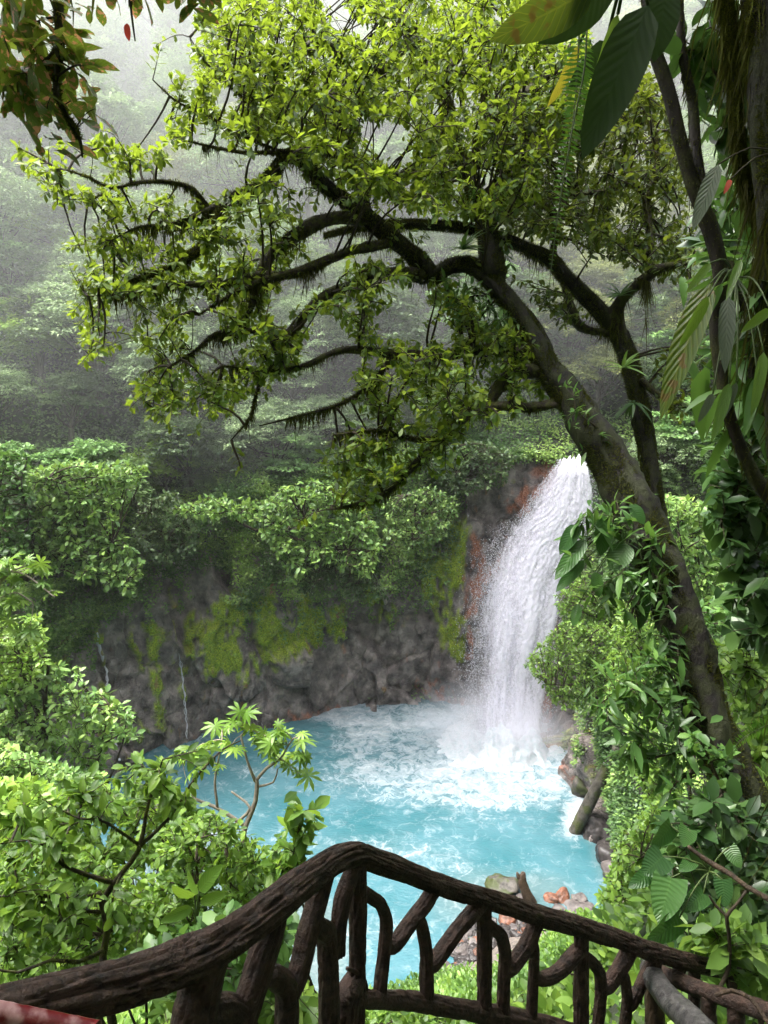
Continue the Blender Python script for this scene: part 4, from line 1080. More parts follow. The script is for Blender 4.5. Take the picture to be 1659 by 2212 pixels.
# the slimmer tree behind it
t2 = limb([(1690, 2060, 8.8, 70), (1640, 1960, 9.0, 62), (1560, 1640, 9.3, 56), (1495, 1440, 9.5, 50), (1448, 1290, 9.6, 46), (1429, 1198, 9.8, 42), (1414, 1093, 10, 40), (1399, 983, 10.2, 38), (1378, 860, 10.4, 38), (1354, 765, 10.6, 40), (1329, 712, 10.7, 38), (1279, 655, 10.8, 36), (1219, 597, 10.9, 32), (1190, 562, 11, 30), (1129, 533, 11, 27), (1069, 511, 11, 25), (994, 492, 11, 23), (879, 484, 10.9, 20), (780, 490, 10.7, 14), (700, 510, 10.5, 7)])
L2 = [('trunk', t2),
      ('branch', limb([(1352, 760, 10.6, 20), (1330, 690, 10.6, 22), (1342, 650, 10.5, 20), (1374, 620, 10.4, 18), (1419, 582, 10.2, 17), (1464, 571, 10.1, 12), (1500, 560, 10, 5)])),
      ('branch', limb([(1330, 720, 10.7, 14), (1270, 712, 10.7, 15), (1244, 694, 10.7, 16), (1226, 640, 10.8, 14), (1215, 600, 10.9, 8)])),
      ('branch', limb([(1405, 590, 10.2, 12), (1404, 520, 10.3, 11), (1396, 440, 10.4, 10), (1360, 395, 10.4, 9), (1300, 415, 10.4, 7), (1250, 420, 10.4, 4)])),
      ('branch', limb([(1396, 440, 10.4, 8), (1420, 340, 10.4, 7), (1400, 250, 10.5, 5), (1340, 180, 10.6, 3)])),
      ('branch', limb([(1190, 562, 11, 12), (1200, 480, 11, 10), (1150, 400, 11, 8), (1140, 300, 11.1, 5)])),
      ('branch', limb([(1385, 820, 10.3, 12), (1440, 866, 10.1, 9), (1490, 880, 10, 5), (1530, 900, 9.9, 3)]))]
tg = np.vstack([fill([(1060, 280), (1380, 90), (1480, 330), (1500, 620), (1400, 590), (1250, 540), (1080, 500)], 1350, 9.2, 15),
                fill([(1390, 780), (1520, 700), (1540, 880), (1420, 900)], 45, 9.4, 10.5), fill([(1100, 600), (1200, 620), (1260, 720), (1180, 700)], 24, 10, 11)])
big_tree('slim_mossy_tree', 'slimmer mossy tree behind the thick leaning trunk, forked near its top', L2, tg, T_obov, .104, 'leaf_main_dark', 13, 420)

# branch that comes in at the top left
L3 = [('branch', limb([(118, -60, 4.2, 20), (128, 40, 4.2, 20), (128, 130, 4.2, 20), (122, 200, 4.2, 13), (150, 260, 4.2, 10), (172, 300, 4.2, 8), (178, 340, 4.2, 4)])),
      ('branch', limb([(124, 110, 4.2, 14), (95, 140, 4.2, 12), (40, 158, 4.2, 8), (-30, 175, 4.2, 7)])),
      ('branch', limb([(100, -60, 4.2, 10), (260, -30, 4.1, 8), (330, -20, 4.1, 6), (430, -30, 4.1, 4)])),
      ('branch', limb([(278, -30, 4.1, 4), (284, 30, 4.1, 4), (292, 88, 4.1, 3)]))]
tg = np.vstack([fill([(-30, 0), (110, -30), (110, 100), (0, 110)], 12, 4, 4.5), fill([(-10, 140), (70, 130), (90, 210), (10, 230)], 9, 4, 4.4), fill([(140, 30), (200, 130), (195, 190), (150, 180)], 9, 4, 4.4),
                fill([(230, -40), (440, -50), (440, 0), (240, 0)], 11, 4, 4.3), [Q(185, 215, 4.2), Q(205, 235, 4.15), Q(195, 250, 4.2), Q(100, 250, 4.3)]])
r3 = big_tree('overhanging_branch', 'mossy overhanging branch with brown holed leaves in the upper left corner', L3, tg, T_obov_big, .17, 'leaf_spotted', 7, 260, twig=.006, maxlen=1.2)
mb = MB(); scatter(mb, T_big, np.array([Q(274, 50, 4.1)]), np.array([[0, 0, -1.]]), np.array([[0, -1., .2]]), np.array([.09]), np.array([.5])); mb.build('red_leaf', M['leaf_red'], r3)


def bush(name, label, cat, poly, z0, z1, n_, tpl, leaf, nl, mat, stems=5, twig=.008, maxlen=6, base=None, stem='twig', group=None, drop=None, spread=1.0):
    tg = fill(poly, n_, z0, z1); c = tg.mean(0)
    if base is None:
        b = np.array([c[0] + (.5 if drop is None else drop[0]), c[1] + (0 if drop is None else drop[1]), 0.]); b[2] = TZ(b[0], b[1]) - .2
        if b[2] < c[2] - 6 and z0 not in (24, 27): b[2] = c[2] - 6
        if z0 > 41:      # rooted on the cliff face
            cf = CLIFF.reshape(-1, 3); b = cf[np.argmin(((cf - (c + np.array([0, .6, -1.0]))) ** 2).sum(1))].copy()
    else: b = np.asarray(base, float)
    root = thing(name, label, cat, b, group); sk = []; st = MB()
    for i in rng.permutation(len(tg))[:stems]:
        e_ = tg[i]; h_ = np.linalg.norm(e_ - b)
        m1 = b * .62 + e_ * .38 + rvec(1)[0] * h_ * .08 + np.array([0, 0, .06 * h_]); m2 = b * .25 + e_ * .75 + rvec(1)[0] * h_ * .06 + np.array([0, 0, .05 * h_])
        pa = smooth_path([[*b, twig * 3.2], [*m1, twig * 2.4], [*m2, twig * 1.5], [*e_, twig * .6]], max(.08, h_ / 22)); tube(st, pa, 6, rough=.2, freq=4); sk.append(pa)
    tips, dirs = grow(st, np.vstack(sk)[5:], tg, twig * .8, twig * .3, maxlen=maxlen)
    lf = MB(); rosettes(lf, tpl, tips, dirs, nl, leaf, spread, back=leaf * 2.2)
    st.build('stem', M[stem], root); lf.build('foliage', M[mat], root)
    return root


# shrub in the left foreground, stems traced
z = 6.0
S = [limb([(225, 2110, z, 17), (222, 2060, z, 16), (232, 2010, z, 15), (220, 1945, z, 14), (210, 1928, z, 12)]),
     limb([(221, 1945, z, 13), (246, 1908, z, 12), (300, 1835, z, 10), (316, 1755, z, 7), (338, 1680, 5.9, 5), (352, 1640, 5.9, 3)]),
     limb([(304, 1826, z, 8), (370, 1762, 6.1, 7), (422, 1680, 6.1, 5), (480, 1620, 6.2, 4), (520, 1600, 6.2, 2)]),
     limb([(246, 1908, z, 11), (190, 1890, 5.9, 9), (135, 1868, 5.8, 7), (100, 1830, 5.7, 5), (60, 1815, 5.6, 4), (-20, 1826, 5.5, 3)]),
     limb([(212, 1932, z, 9), (150, 1942, 5.8, 8), (90, 1934, 5.7, 7), (40, 1932, 5.6, 6), (-30, 1940, 5.6, 5)]),
     limb([(300, 1825, z, 7), (250, 1790, 5.9, 6), (215, 1770, 5.8, 6), (170, 1768, 5.8, 4), (125, 1745, 5.7, 3)]),
     limb([(216, 1970, z, 9), (160, 1965, 5.8, 7), (100, 1950, 5.7, 6), (50, 1945, 5.6, 4)]),
     limb([(228, 2050, z, 9), (170, 2078, 5.7, 8), (110, 2074, 5.5, 7), (40, 2100, 5.4, 6), (-20, 2090, 5.3, 4)])]
base = S[0][0, :3].copy(); gz = min(TZ(base[0], base[1]), base[2] - .3)
S.insert(0, smooth_path([[base[0] + .2, base[1] + .2, gz, .05], [base[0] + .1, base[1], (gz + base[2]) / 2, .042], [*base, .034]], .2))
tg = np.vstack([fill([(20, 1720), (110, 1660), (230, 1660), (330, 1630), (430, 1620), (490, 1600), (470, 1660), (420, 1700), (330, 1710), (260, 1780), (120, 1760)], 46, 5.6, 6.4),
                fill([(0, 1800), (130, 1790), (180, 1850), (90, 1870), (0, 1860)], 16, 5.4, 6), fill([(330, 1720), (380, 1700), (400, 1740), (340, 1790)], 8, 5.8, 6.2), fill([(130, 1900), (260, 1980), (120, 2040), (0, 2000), (10, 1900)], 30, 5.4, 6)])
root = thing('tall_shrub', 'tall open shrub with dark bare forked stems and broad glossy leaves, left of the handrail', 'shrub', S[0][0, :3])
st, mm = MB(), MB()
for pa in S: tube(st, pa, 9, rough=.18, freq=5); strands(mm, pa, 60, .02, .08, .006, .008); fuzz(mm, pa, 500, .015, .004, .012)
tips, dirs = grow(st, np.vstack(S[2:]), tg, .008, .004, maxlen=2.2)
lf = MB(); rosettes(lf, T_big, tips, dirs, 9, .108, .95, back=.28)
st.build('stem', M['branch_bark'], root); lf.build('foliage', M['leaf_front'], root); mm.build('moss', M['moss_strand'], root, smooth=False)

FG = 'undergrowth shrubs by the handrail'
bush('shrub', 'dense small-leaved shrub under the tall open shrub, lower left', 'shrub', [(-30, 1850), (150, 1810), (330, 1900), (350, 2040), (180, 2100), (-30, 2140)], 6.6, 8.6, 620, T_mid, .088, 9, 'leaf_front', 9, group=FG)
bush('shrub', 'bushy leafy shrub filling the gap between the tall shrub and handrail', 'shrub', [(330, 1800), (450, 1750), (560, 1810), (610, 1900), (560, 1990), (420, 2060), (320, 2030)], 7, 9.4, 640, T_mid, .088, 9, 'leaf_front', 9, group=FG)
bush('shrub', 'upright leafy sprig standing against blue water left of the handrail peak', 'shrub', [(570, 1850), (620, 1770), (650, 1745), (690, 1745), (672, 1790), (630, 1880), (570, 1930)], 6.8, 7.4, 42, T_mid, .16, 6, 'leaf_front', 3, group=FG)
bush('shrub', 'mid-green shrub behind the forked stems, hiding the left end of the pool', 'shrub', [(60, 1720), (230, 1690), (380, 1690), (440, 1740), (380, 1860), (200, 1880), (80, 1820)], 8.5, 11, 520, T_mid, .10, 9, 'leaf_front', 8, group=FG)
bush('shrub', 'yellow-green shrub at the left edge below the bright round shrub', 'shrub', [(-30, 1690), (80, 1690), (150, 1760), (150, 1860), (-30, 1870)], 8, 10, 300, T_mid, .14, 6, 'leaf_lime', 6, group=FG)
bush('shrub', 'shaded shrub just behind the sloping left handrail', 'shrub', [(300, 2060), (520, 1960), (640, 2000), (600, 2100), (450, 2170), (300, 2130)], 4.6, 6.6, 330, T_mid, .11, 6, 'leaf_mid', 6, group=FG)
bush('shrub', 'leafy bright weeds seen through left balusters', 'shrub', [(330, 2140), (660, 2110), (720, 2240), (330, 2240)], 5, 7.5, 300, T_mid, .13, 6, 'leaf_fresh', 7, group=FG)
bush('shrub', 'bright low shrub seen through the balusters, centre bottom', 'shrub', [(760, 2165), (980, 2165), (1100, 2175), (1100, 2240), (740, 2240)], 12, 16, 260, T_mid, .15, 6, 'leaf_fresh', 8, group=FG)
bush('shrub', 'bright shrub seen through the right balusters', 'shrub', [(1000, 2165), (1150, 2120), (1260, 2080), (1420, 2090), (1420, 2240), (1000, 2240)], 10, 14, 420, T_mid, .14, 6, 'leaf_fresh', 8, group=FG)


def leaf_at(mb_, b, t, wid, nor, fam='big', heart=0.0):
    b, t = np.asarray(b), np.asarray(t); ln = np.linalg.norm(t - b); r = wid / ln
    tp = {'big': lambda: template(r, 8, .42, .16, .28, wav=.012), 'obov': lambda: template(r, 8, .62, .16, .22, wav=.01), 'long': lambda: template(r, 9, .36, .12, .3),
          'heart': lambda: template(r, 9, .30, .12, .2, wav=.018, heart=.25)}[fam]()
    scatter(mb_, tp, b[None], (t - b)[None], np.asarray(nor, float)[None], np.array([ln]), np.array([rng.uniform(.3, .75)]))


def leafy(name, label, cat, centre, leaves, fam, mat, stem='stem_green', droop=.25, face=(-.1, -.8, .5), petiole=.006, group=None, mats=None):
    """plant of a few large leaves: rows photo base x, y, depth, tip x, y, depth, width px"""
    c = np.asarray(centre, float); root = thing(name, label, cat, c, group)
    for i, (bx, by, bz, tx, ty, tz, wpx) in enumerate(leaves):
        b, t = Q(bx, by, bz), Q(tx, ty, tz); s = MB()
        leaf_at(s, b, t, wpx / FPX * (bz + tz) / 2, nrm((np.array(face) + rng.normal(0, .22, 3))[None])[0], fam)
        lf = s.build('leaf', M[(mats or {}).get(i, mat)], root)
        s = MB(); h_ = np.linalg.norm(b - c)
        if h_ > .02:
            tube(s, smooth_path([[*c, petiole * 1.4], [*((b + c) / 2 + np.array([0, 0, h_ * .12])), petiole * 1.1], [*b, petiole]], .06), 6); s.build('petiole', M[stem], root)
    return root


leafy('broad_leaved_herb', 'lime herb with a few long pleated leaves in front of dense shrub', 'plant', Q(425, 1990, 5.6), [(430, 1925, 5.6, 472, 1872, 5.5, 34), (420, 1935, 5.6, 372, 1925, 5.4, 30), (415, 1960, 5.6, 350, 1992, 5.4, 26), (430, 1930, 5.6, 395, 1880, 5.8, 28), (432, 1950, 5.6, 490, 1930, 5.7, 26)], 'big', 'leaf_front')
mb = MB(); k = 10; a = np.linspace(0, 6.28, k, endpoint=False)
pv = []
for i in range(9):
    aa = i / 9 * 5.9 + .2; leaflet = template(.26, 3, .6, .35, .2)
    V = leaflet[0].copy(); ca, sa_ = math.cos(aa), math.sin(aa); V = V @ np.array([[ca, sa_, 0], [-sa_, ca, 0], [0, 0, 1]]); pv.append((V * .5, leaflet))
PV = np.vstack([v for v, _ in pv]) + np.array([0, .35, 0]); PL = np.concatenate([lf[1] + i * 12 for i, (_, lf) in enumerate(pv)]); PT = np.concatenate([lf[2] for _, lf in pv]); PU = np.vstack([lf[3] for _, lf in pv])
T_palm = (PV, PL, PT, PU)


def cecropia(label, limbs, tips, leaf, mat, nl, stemmat='pale_stem'):
    root = thing('umbrella_leaf_tree', label, 'tree', limbs[0][0, :3]); st = MB()
    for pa in limbs: tube(st, pa, 8, rough=.08, freq=6)
    tp_, d_ = grow(st, np.vstack(limbs), tips, .012, .006, first=.3, maxlen=4)
    d_ = nrm(d_ + np.array([0, 0, .8])); lf = MB(); rosettes(lf, T_palm, tp_, d_, nl, leaf, 1.0, back=.1, upb=1.2)
    st.build('stem', M[stemmat], root); lf.build('foliage', M[mat], root)


z = 11.5
cl = [limb([(523, 1860, z, 13), (525, 1812, z, 12), (530, 1786, z, 11), (552, 1730, z, 10), (555, 1690, z, 9), (552, 1684, z, 8)]), limb([(552, 1688, z, 8), (575, 1660, z, 7), (605, 1640, z, 5), (618, 1618, z, 4)]), limb([(552, 1688, z, 8), (540, 1660, z, 6), (533, 1640, z, 5), (520, 1590, z, 4)]),
      limb([(530, 1786, z, 9), (500, 1764, z, 8), (462, 1742, z, 7), (420, 1725, z, 6), (410, 1700, z, 4)]), limb([(470, 1746, z, 6), (464, 1690, z, 5), (470, 1650, z, 4), (480, 1600, z, 3)]), limb([(508, 1800, z, 7), (508, 1780, z, 7), (540, 1745, z, 6), (500, 1710, 11.7, 4)]), limb([(552, 1700, z, 6), (590, 1690, z, 4), (600, 1660, z, 3)])]
b = cl[0][0]; cl.insert(0, smooth_path([[b[0] + .3, b[1] + .3, TZ(b[0], b[1]) - .2, .07], [b[0], b[1], b[2], b[3]]], .3))
cecropia('pale-stemmed young tree with umbrella leaves in front of the blue pool', cl, np.array([Q(x, y, zz) for x, y, zz in [(522, 1556, 11.4), (555, 1600, 11.6), (600, 1572, 11.4), (640, 1592, 11.5), (655, 1625, 11.3), (615, 1645, 11.6), (585, 1630, 11.4), (480, 1575, 11.6), (450, 1605, 11.4), (420, 1622, 11.6), (500, 1610, 11.3), (645, 1668, 11.4), (470, 1655, 11.5), (430, 1650, 11.5), (575, 1590, 11.3), (540, 1575, 11.6), (390, 1640, 11.6), (610, 1600, 11.5)]]), .3, 'leaf_lime', 5)
z = 23
cl = [limb([(-90, 1960, z, 14), (-75, 1700, z, 11), (-40, 1430, z, 8), (-20, 1330, z, 7), (0, 1260, z, 6), (20, 1235, z, 5), (60, 1245, z, 4), (118, 1290, z, 3)]), limb([(0, 1260, z, 5), (25, 1235, z, 4), (55, 1222, z, 3)]), limb([(-10, 1300, z, 5), (30, 1280, z, 4), (70, 1300, z, 3)])]
cecropia('pale-stemmed tree with yellowish umbrella leaves at the left edge', cl, fill([(-20, 1175), (60, 1180), (135, 1250), (140, 1290), (60, 1285), (85, 1370), (-20, 1400)], 30, 22.5, 23.6), .58, 'leaf_fresh', 4)

MG = 'bright shrubs and trees around the pool'
bush('round_shrub', 'bright yellow-green round shrub in front of the left rock wall', 'shrub', [(-30, 1500), (80, 1450), (170, 1440), (190, 1490), (240, 1490), (280, 1540), (305, 1590), (250, 1620), (230, 1670), (100, 1700), (-30, 1690)], 32, 36, 480, T_mid, .34, 7, 'leaf_bright', 8, .03, 9, group=MG)
bush('round_shrub', 'darker green shrub below the bright round shrub at left', 'shrub', [(-30, 1600), (100, 1640), (230, 1680), (180, 1740), (-30, 1760)], 27, 31, 420, T_mid, .28, 7, 'leaf_bright', 8, .03, 9, group=MG)
bush('tiered_tree', 'bright tiered broad-leaved tree above the left trickles', 'tree', [(50, 1020), (160, 990), (260, 1000), (320, 1010), (280, 1090), (250, 1130), (290, 1190), (310, 1220), (290, 1280), (220, 1270), (150, 1250), (70, 1180), (80, 1100)], 45, 49, 1000, T_mid, .37, 7, 'leaf_bright', 8, .05, 12, group=MG, drop=(0, 4))
bush('spreading_tree', 'bright spreading broad-leaved tree above mossy cliff, left of the waterfall', 'tree', [(370, 1100), (450, 1070), (560, 1080), (640, 1040), (720, 1040), (780, 1090), (830, 1180), (800, 1250), (740, 1230), (700, 1210), (640, 1260), (590, 1200), (560, 1130), (430, 1120)], 48.5, 52, 900, T_mid, .36, 7, 'leaf_bright', 9, .05, 14, group=MG, drop=(0, 5))
bush('cliff_bush', 'dark leafy bush on the cliff between tiered and spreading trees', 'shrub', [(290, 1080), (380, 1060), (430, 1130), (420, 1200), (340, 1230), (290, 1160)], 50, 52, 420, T_mid, .28, 7, 'far_dark', 7, .04, 12, group=MG, drop=(0, 3))
bush('cliff_bush', 'dark hanging bush right under the spreading bright tree', 'shrub', [(600, 1180), (720, 1200), (800, 1230), (840, 1290), (760, 1300), (640, 1280)], 51, 53, 420, T_mid, .24, 7, 'far_dark', 7, .04, 12, group=MG, drop=(0, 3))
bush('cliff_bush', 'mid-green bush on the cliff beside the waterfall moss', 'shrub', [(820, 1080), (930, 1050), (1000, 1080), (960, 1160), (880, 1200), (830, 1160)], 52.5, 55, 420, T_mid, .26, 7, 'creeper', 7, .04, 12, group=MG, drop=(0, 3))
bush('cliff_bush', 'leafy bush growing over the dark rim left of waterfall lip', 'shrub', [(900, 990), (1020, 950), (1120, 980), (1090, 1050), (980, 1070)], 54, 57, 420, T_mid, .28, 7, 'far_dark', 7, .04, 12, group=MG, drop=(0, 3))
bush('leafy_tree', 'mid-green leafy tree at the left edge beside the tiered tree', 'tree', [(-40, 960), (60, 980), (70, 1100), (60, 1200), (-40, 1200)], 43, 47, 340, T_mid, .36, 7, 'leaf_mid', 7, .05, 12, group=MG, drop=(0, 4))
bush('leafy_tree', 'yellowish leafy shrub on the left edge under umbrella leaves', 'tree', [(-40, 1330), (90, 1330), (110, 1430), (60, 1480), (-40, 1500)], 31, 35, 330, T_mid, .26, 7, 'leaf_lime', 7, .04, 12, group=MG, drop=(0, 2))
bush('fine_leaved_bush', 'fine-leaved green bush jutting out beside the foot of waterfall', 'shrub', [(1130, 1440), (1170, 1375), (1230, 1340), (1320, 1350), (1340, 1420), (1310, 1500), (1250, 1530), (1195, 1530), (1165, 1475)], 42, 45, 900, T_mid, .2, 7, 'leaf_fresh', 10, .03, 12, group=MG, drop=(3.5, 1.5))
bush('fine_leaved_bush', 'yellow-green bush clinging to rock just right of the waterfall', 'shrub', [(1195, 1290), (1260, 1240), (1340, 1280), (1350, 1370), (1220, 1365)], 45.5, 48, 460, T_mid, .22, 7, 'leaf_fresh', 8, .03, 12, group=MG, drop=(3, 1.5))
bush('leafy_tree', 'lime leafy shrub between the bush and thick trunk', 'shrub', [(1340, 1280), (1430, 1310), (1450, 1460), (1390, 1570), (1300, 1540), (1320, 1400)], 31, 36, 560, T_mid, .25, 7, 'leaf_fresh', 9, .03, 12, group=MG, drop=(1.5, 1))
bush('leafy_tree', 'green shrub hanging over the leaning log', 'shrub', [(1345, 1540), (1410, 1560), (1480, 1700), (1430, 1780), (1375, 1680)], 23, 28, 520, T_mid, .2, 7, 'leaf_fresh', 9, .02, 12, group=MG, drop=(1, .5))
bush('leafy_tree', 'bright rounded leafy bank plant right of the pool edge', 'shrub', [(1350, 1790), (1430, 1720), (1470, 1850), (1410, 1990), (1300, 2010), (1290, 1950)], 14, 18, 620, T_mid, .14, 7, 'leaf_fresh', 9, .015, 8, group=MG)
bush('leafy_tree', 'pale leafy tree on the slope right of the two mossy trunks', 'tree', [(1420, 1060), (1560, 1090), (1620, 1300), (1500, 1340), (1440, 1200)], 38, 43, 620, T_mid, .34, 7, 'leaf_bright', 9, .04, 14, group=MG, drop=(1, 3))
bush('leafy_tree', 'sunlit lime shrub behind the foot of the thick trunk', 'shrub', [(1540, 1400), (1700, 1330), (1700, 1700), (1610, 1660)], 11, 15, 420, T_mid, .18, 7, 'leaf_fresh', 7, .015, 8, group=MG)
bush('leafy_tree', 'grey-green leafy tree on right slope behind dark leaves', 'tree', [(1500, 1320), (1640, 1180), (1700, 1300), (1600, 1480), (1520, 1450)], 24, 29, 420, T_mid, .25, 7, 'leaf_mid', 7, .03, 12, group=MG, drop=(1, 1))

DG = 'dark foliage around the right-hand trunks'
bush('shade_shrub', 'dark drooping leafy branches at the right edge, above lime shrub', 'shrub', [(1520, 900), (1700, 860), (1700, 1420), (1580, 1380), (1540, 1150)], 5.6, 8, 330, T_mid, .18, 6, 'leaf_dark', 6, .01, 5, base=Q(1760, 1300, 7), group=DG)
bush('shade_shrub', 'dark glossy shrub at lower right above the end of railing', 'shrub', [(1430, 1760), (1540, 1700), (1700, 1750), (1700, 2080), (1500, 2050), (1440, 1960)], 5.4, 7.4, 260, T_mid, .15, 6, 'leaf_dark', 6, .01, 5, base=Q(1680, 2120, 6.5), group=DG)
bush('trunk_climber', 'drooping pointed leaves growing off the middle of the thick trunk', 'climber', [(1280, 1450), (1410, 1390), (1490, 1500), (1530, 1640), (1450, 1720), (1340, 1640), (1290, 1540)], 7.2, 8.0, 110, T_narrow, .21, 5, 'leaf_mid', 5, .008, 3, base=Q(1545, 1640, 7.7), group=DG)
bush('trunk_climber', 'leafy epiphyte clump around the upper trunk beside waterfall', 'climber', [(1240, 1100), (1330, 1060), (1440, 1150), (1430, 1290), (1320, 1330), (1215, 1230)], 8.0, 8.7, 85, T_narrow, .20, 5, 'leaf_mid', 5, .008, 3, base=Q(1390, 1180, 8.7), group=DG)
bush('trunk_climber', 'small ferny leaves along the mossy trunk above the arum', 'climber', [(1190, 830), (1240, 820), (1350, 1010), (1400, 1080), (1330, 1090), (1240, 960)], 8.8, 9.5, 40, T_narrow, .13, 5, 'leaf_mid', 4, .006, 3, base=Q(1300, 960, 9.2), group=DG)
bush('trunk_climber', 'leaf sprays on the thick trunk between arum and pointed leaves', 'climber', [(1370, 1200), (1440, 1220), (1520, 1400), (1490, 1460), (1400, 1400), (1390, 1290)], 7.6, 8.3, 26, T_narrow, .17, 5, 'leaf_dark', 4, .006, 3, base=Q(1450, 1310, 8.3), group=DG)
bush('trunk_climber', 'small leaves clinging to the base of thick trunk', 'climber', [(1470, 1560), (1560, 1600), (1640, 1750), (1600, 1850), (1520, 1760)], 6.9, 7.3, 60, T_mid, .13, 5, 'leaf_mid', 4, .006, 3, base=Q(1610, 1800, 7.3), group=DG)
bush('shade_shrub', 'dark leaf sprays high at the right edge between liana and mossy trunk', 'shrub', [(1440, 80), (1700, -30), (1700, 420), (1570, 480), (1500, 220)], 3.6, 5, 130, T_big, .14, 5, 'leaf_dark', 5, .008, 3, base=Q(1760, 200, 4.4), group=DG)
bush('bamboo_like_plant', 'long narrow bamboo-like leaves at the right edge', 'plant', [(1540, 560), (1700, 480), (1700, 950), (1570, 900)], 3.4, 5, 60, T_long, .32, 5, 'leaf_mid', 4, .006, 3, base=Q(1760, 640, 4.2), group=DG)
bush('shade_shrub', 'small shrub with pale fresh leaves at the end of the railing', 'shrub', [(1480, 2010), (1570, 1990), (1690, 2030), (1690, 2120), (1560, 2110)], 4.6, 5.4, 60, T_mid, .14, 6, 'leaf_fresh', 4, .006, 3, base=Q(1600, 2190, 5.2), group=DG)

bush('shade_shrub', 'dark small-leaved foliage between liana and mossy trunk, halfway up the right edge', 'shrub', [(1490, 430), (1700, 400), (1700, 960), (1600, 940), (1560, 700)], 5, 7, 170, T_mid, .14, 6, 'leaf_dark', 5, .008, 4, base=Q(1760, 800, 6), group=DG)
bush('epiphyte_mass', 'dark mass of ferns and orchids hanging under the arched limb of leaning tree', 'plant', [(940, 590), (1110, 640), (1190, 770), (1060, 745), (960, 700)], 9.9, 10.8, 120, T_narrow, .15, 6, 'leaf_mid', 5, .006, 3, base=Q(1060, 640, 10.3), group=DG)
bush('epiphyte_mass', 'ferny growth on the upright limb above the arched limb', 'plant', [(1000, 400), (1080, 420), (1110, 590), (1040, 580)], 10.3, 11, 60, T_narrow, .14, 6, 'leaf_mid', 4, .006, 3, base=Q(1055, 520, 10.6), group=DG)
# large single leaves
leafy('climbing_arum', 'glossy heart-leaved climber on the upper trunk beside the waterfall', 'climber', Q(1370, 1150, 8.4), [(1304, 1112, 8.2, 1303, 1200, 8.1, 42), (1355, 1175, 8.2, 1322, 1232, 8.1, 54), (1248, 1132, 8.2, 1210, 1195, 8.1, 34), (1266, 1165, 8.2, 1200, 1246, 8.0, 36), (1262, 1210, 8.2, 1202, 1275, 8.1, 28), (1285, 1235, 8.2, 1296, 1290, 8.1, 26), (1250, 1305, 8.2, 1238, 1352, 8.1, 22), (1394, 1262, 8.2, 1388, 1362, 8.1, 32), (1360, 1090, 8.3, 1395, 1130, 8.2, 30), (1405, 1190, 8.3, 1420, 1250, 8.2, 24)], 'big', 'leaf_big')
leafy('arum_plant', 'arum with large glossy pleated heart-shaped leaves, lower right bank', 'plant', Q(1531, 1882, 5.2), [(1450, 1896, 5.1, 1424, 1992, 4.9, 72), (1468, 1982, 5.0, 1404, 2042, 4.8, 56), (1432, 1850, 5.2, 1390, 1888, 5.1, 58), (1450, 1784, 5.3, 1412, 1832, 5.2, 44), (1414, 1882, 5.2, 1360, 1916, 5.1, 38), (1486, 1790, 5.3, 1478, 1828, 5.2, 42), (1520, 1930, 5.1, 1476, 1968, 5.0, 44), (1560, 1900, 5.1, 1568, 1960, 5.0, 40), (1495, 1860, 5.2, 1470, 1880, 5.1, 30), (1575, 1830, 5.2, 1600, 1875, 5.1, 34)], 'heart', 'leaf_big', face=(-.15, -.75, .7))
leafy('overhead_arum', 'huge arum leaves toned dark as if backlit, and a yellow leaf hanging from the top', 'plant', Q(1365, -90, 2.2), [(1282, -25, 2.0, 1088, 84, 1.9, 92), (1330, -60, 2.05, 1190, 92, 2.0, 92), (1400, 10, 2.2, 1268, 318, 2.2, 104), (1252, 95, 2.5, 1199, 226, 2.5, 28), (1335, 30, 2.4, 1294, 165, 2.4, 26), (1310, 90, 2.5, 1240, 190, 2.5, 50), (1440, -30, 2.3, 1420, 120, 2.3, 70)], 'big', 'leaf_shade', mats={3: 'leaf_yellow', 4: 'leaf_lime', 0: 'leaf_striped'}, face=(-.1, -.6, -.5))
leafy('bamboo_like_plant', 'large torn yellow-edged leaf and slender leaves hanging before the right trunks', 'plant', Q(1590, 600, 3.4), [(1535, 612, 3.1, 1420, 890, 3.0, 62), (1530, 640, 3.0, 1472, 748, 3.0, 24), (1560, 612, 3.1, 1520, 700, 3.1, 16), (1573, 640, 3.1, 1566, 796, 3.0, 34), (1575, 828, 3.1, 1542, 948, 3.0, 24), (1637, 812, 3.1, 1609, 936, 3.0, 26), (1540, 850, 3.1, 1510, 912, 3.1, 18), (1591, 826, 3.1, 1566, 902, 3.1, 15), (1664, 668, 3.0, 1604, 716, 3.0, 22), (1535, 568, 3.1, 1484, 630, 3.1, 18), (1600, 560, 3.1, 1572, 640, 3.0, 18), (1650, 760, 3.1, 1630, 900, 3.0, 24)], 'long', 'leaf_front', mats={0: 'leaf_striped', 3: 'leaf_silver', 6: 'leaf_silver', 7: 'leaf_silver', 2: 'leaf_mid', 5: 'leaf_mid'}, petiole=.004)
leafy('curled_leaf', 'curled grey dying leaf on a red stalk before the liana', 'leaf', Q(1680, 330, 2.6), [(1552, 355, 2.5, 1500, 482, 2.45, 36), (1578, 388, 2.55, 1568, 412, 2.5, 12)], 'big', 'leaf_silver', stem='twig', mats={1: 'leaf_red'}, petiole=.003)
leafy('banana_like_plant', 'wide yellowing leaf behind the right baluster', 'plant', Q(1385, 2170, 6), [(1380, 2150, 6, 1425, 2075, 5.9, 30), (1375, 2140, 6, 1352, 2200, 5.8, 26), (1390, 2120, 6, 1330, 2110, 5.9, 24)], 'long', 'leaf_lime')


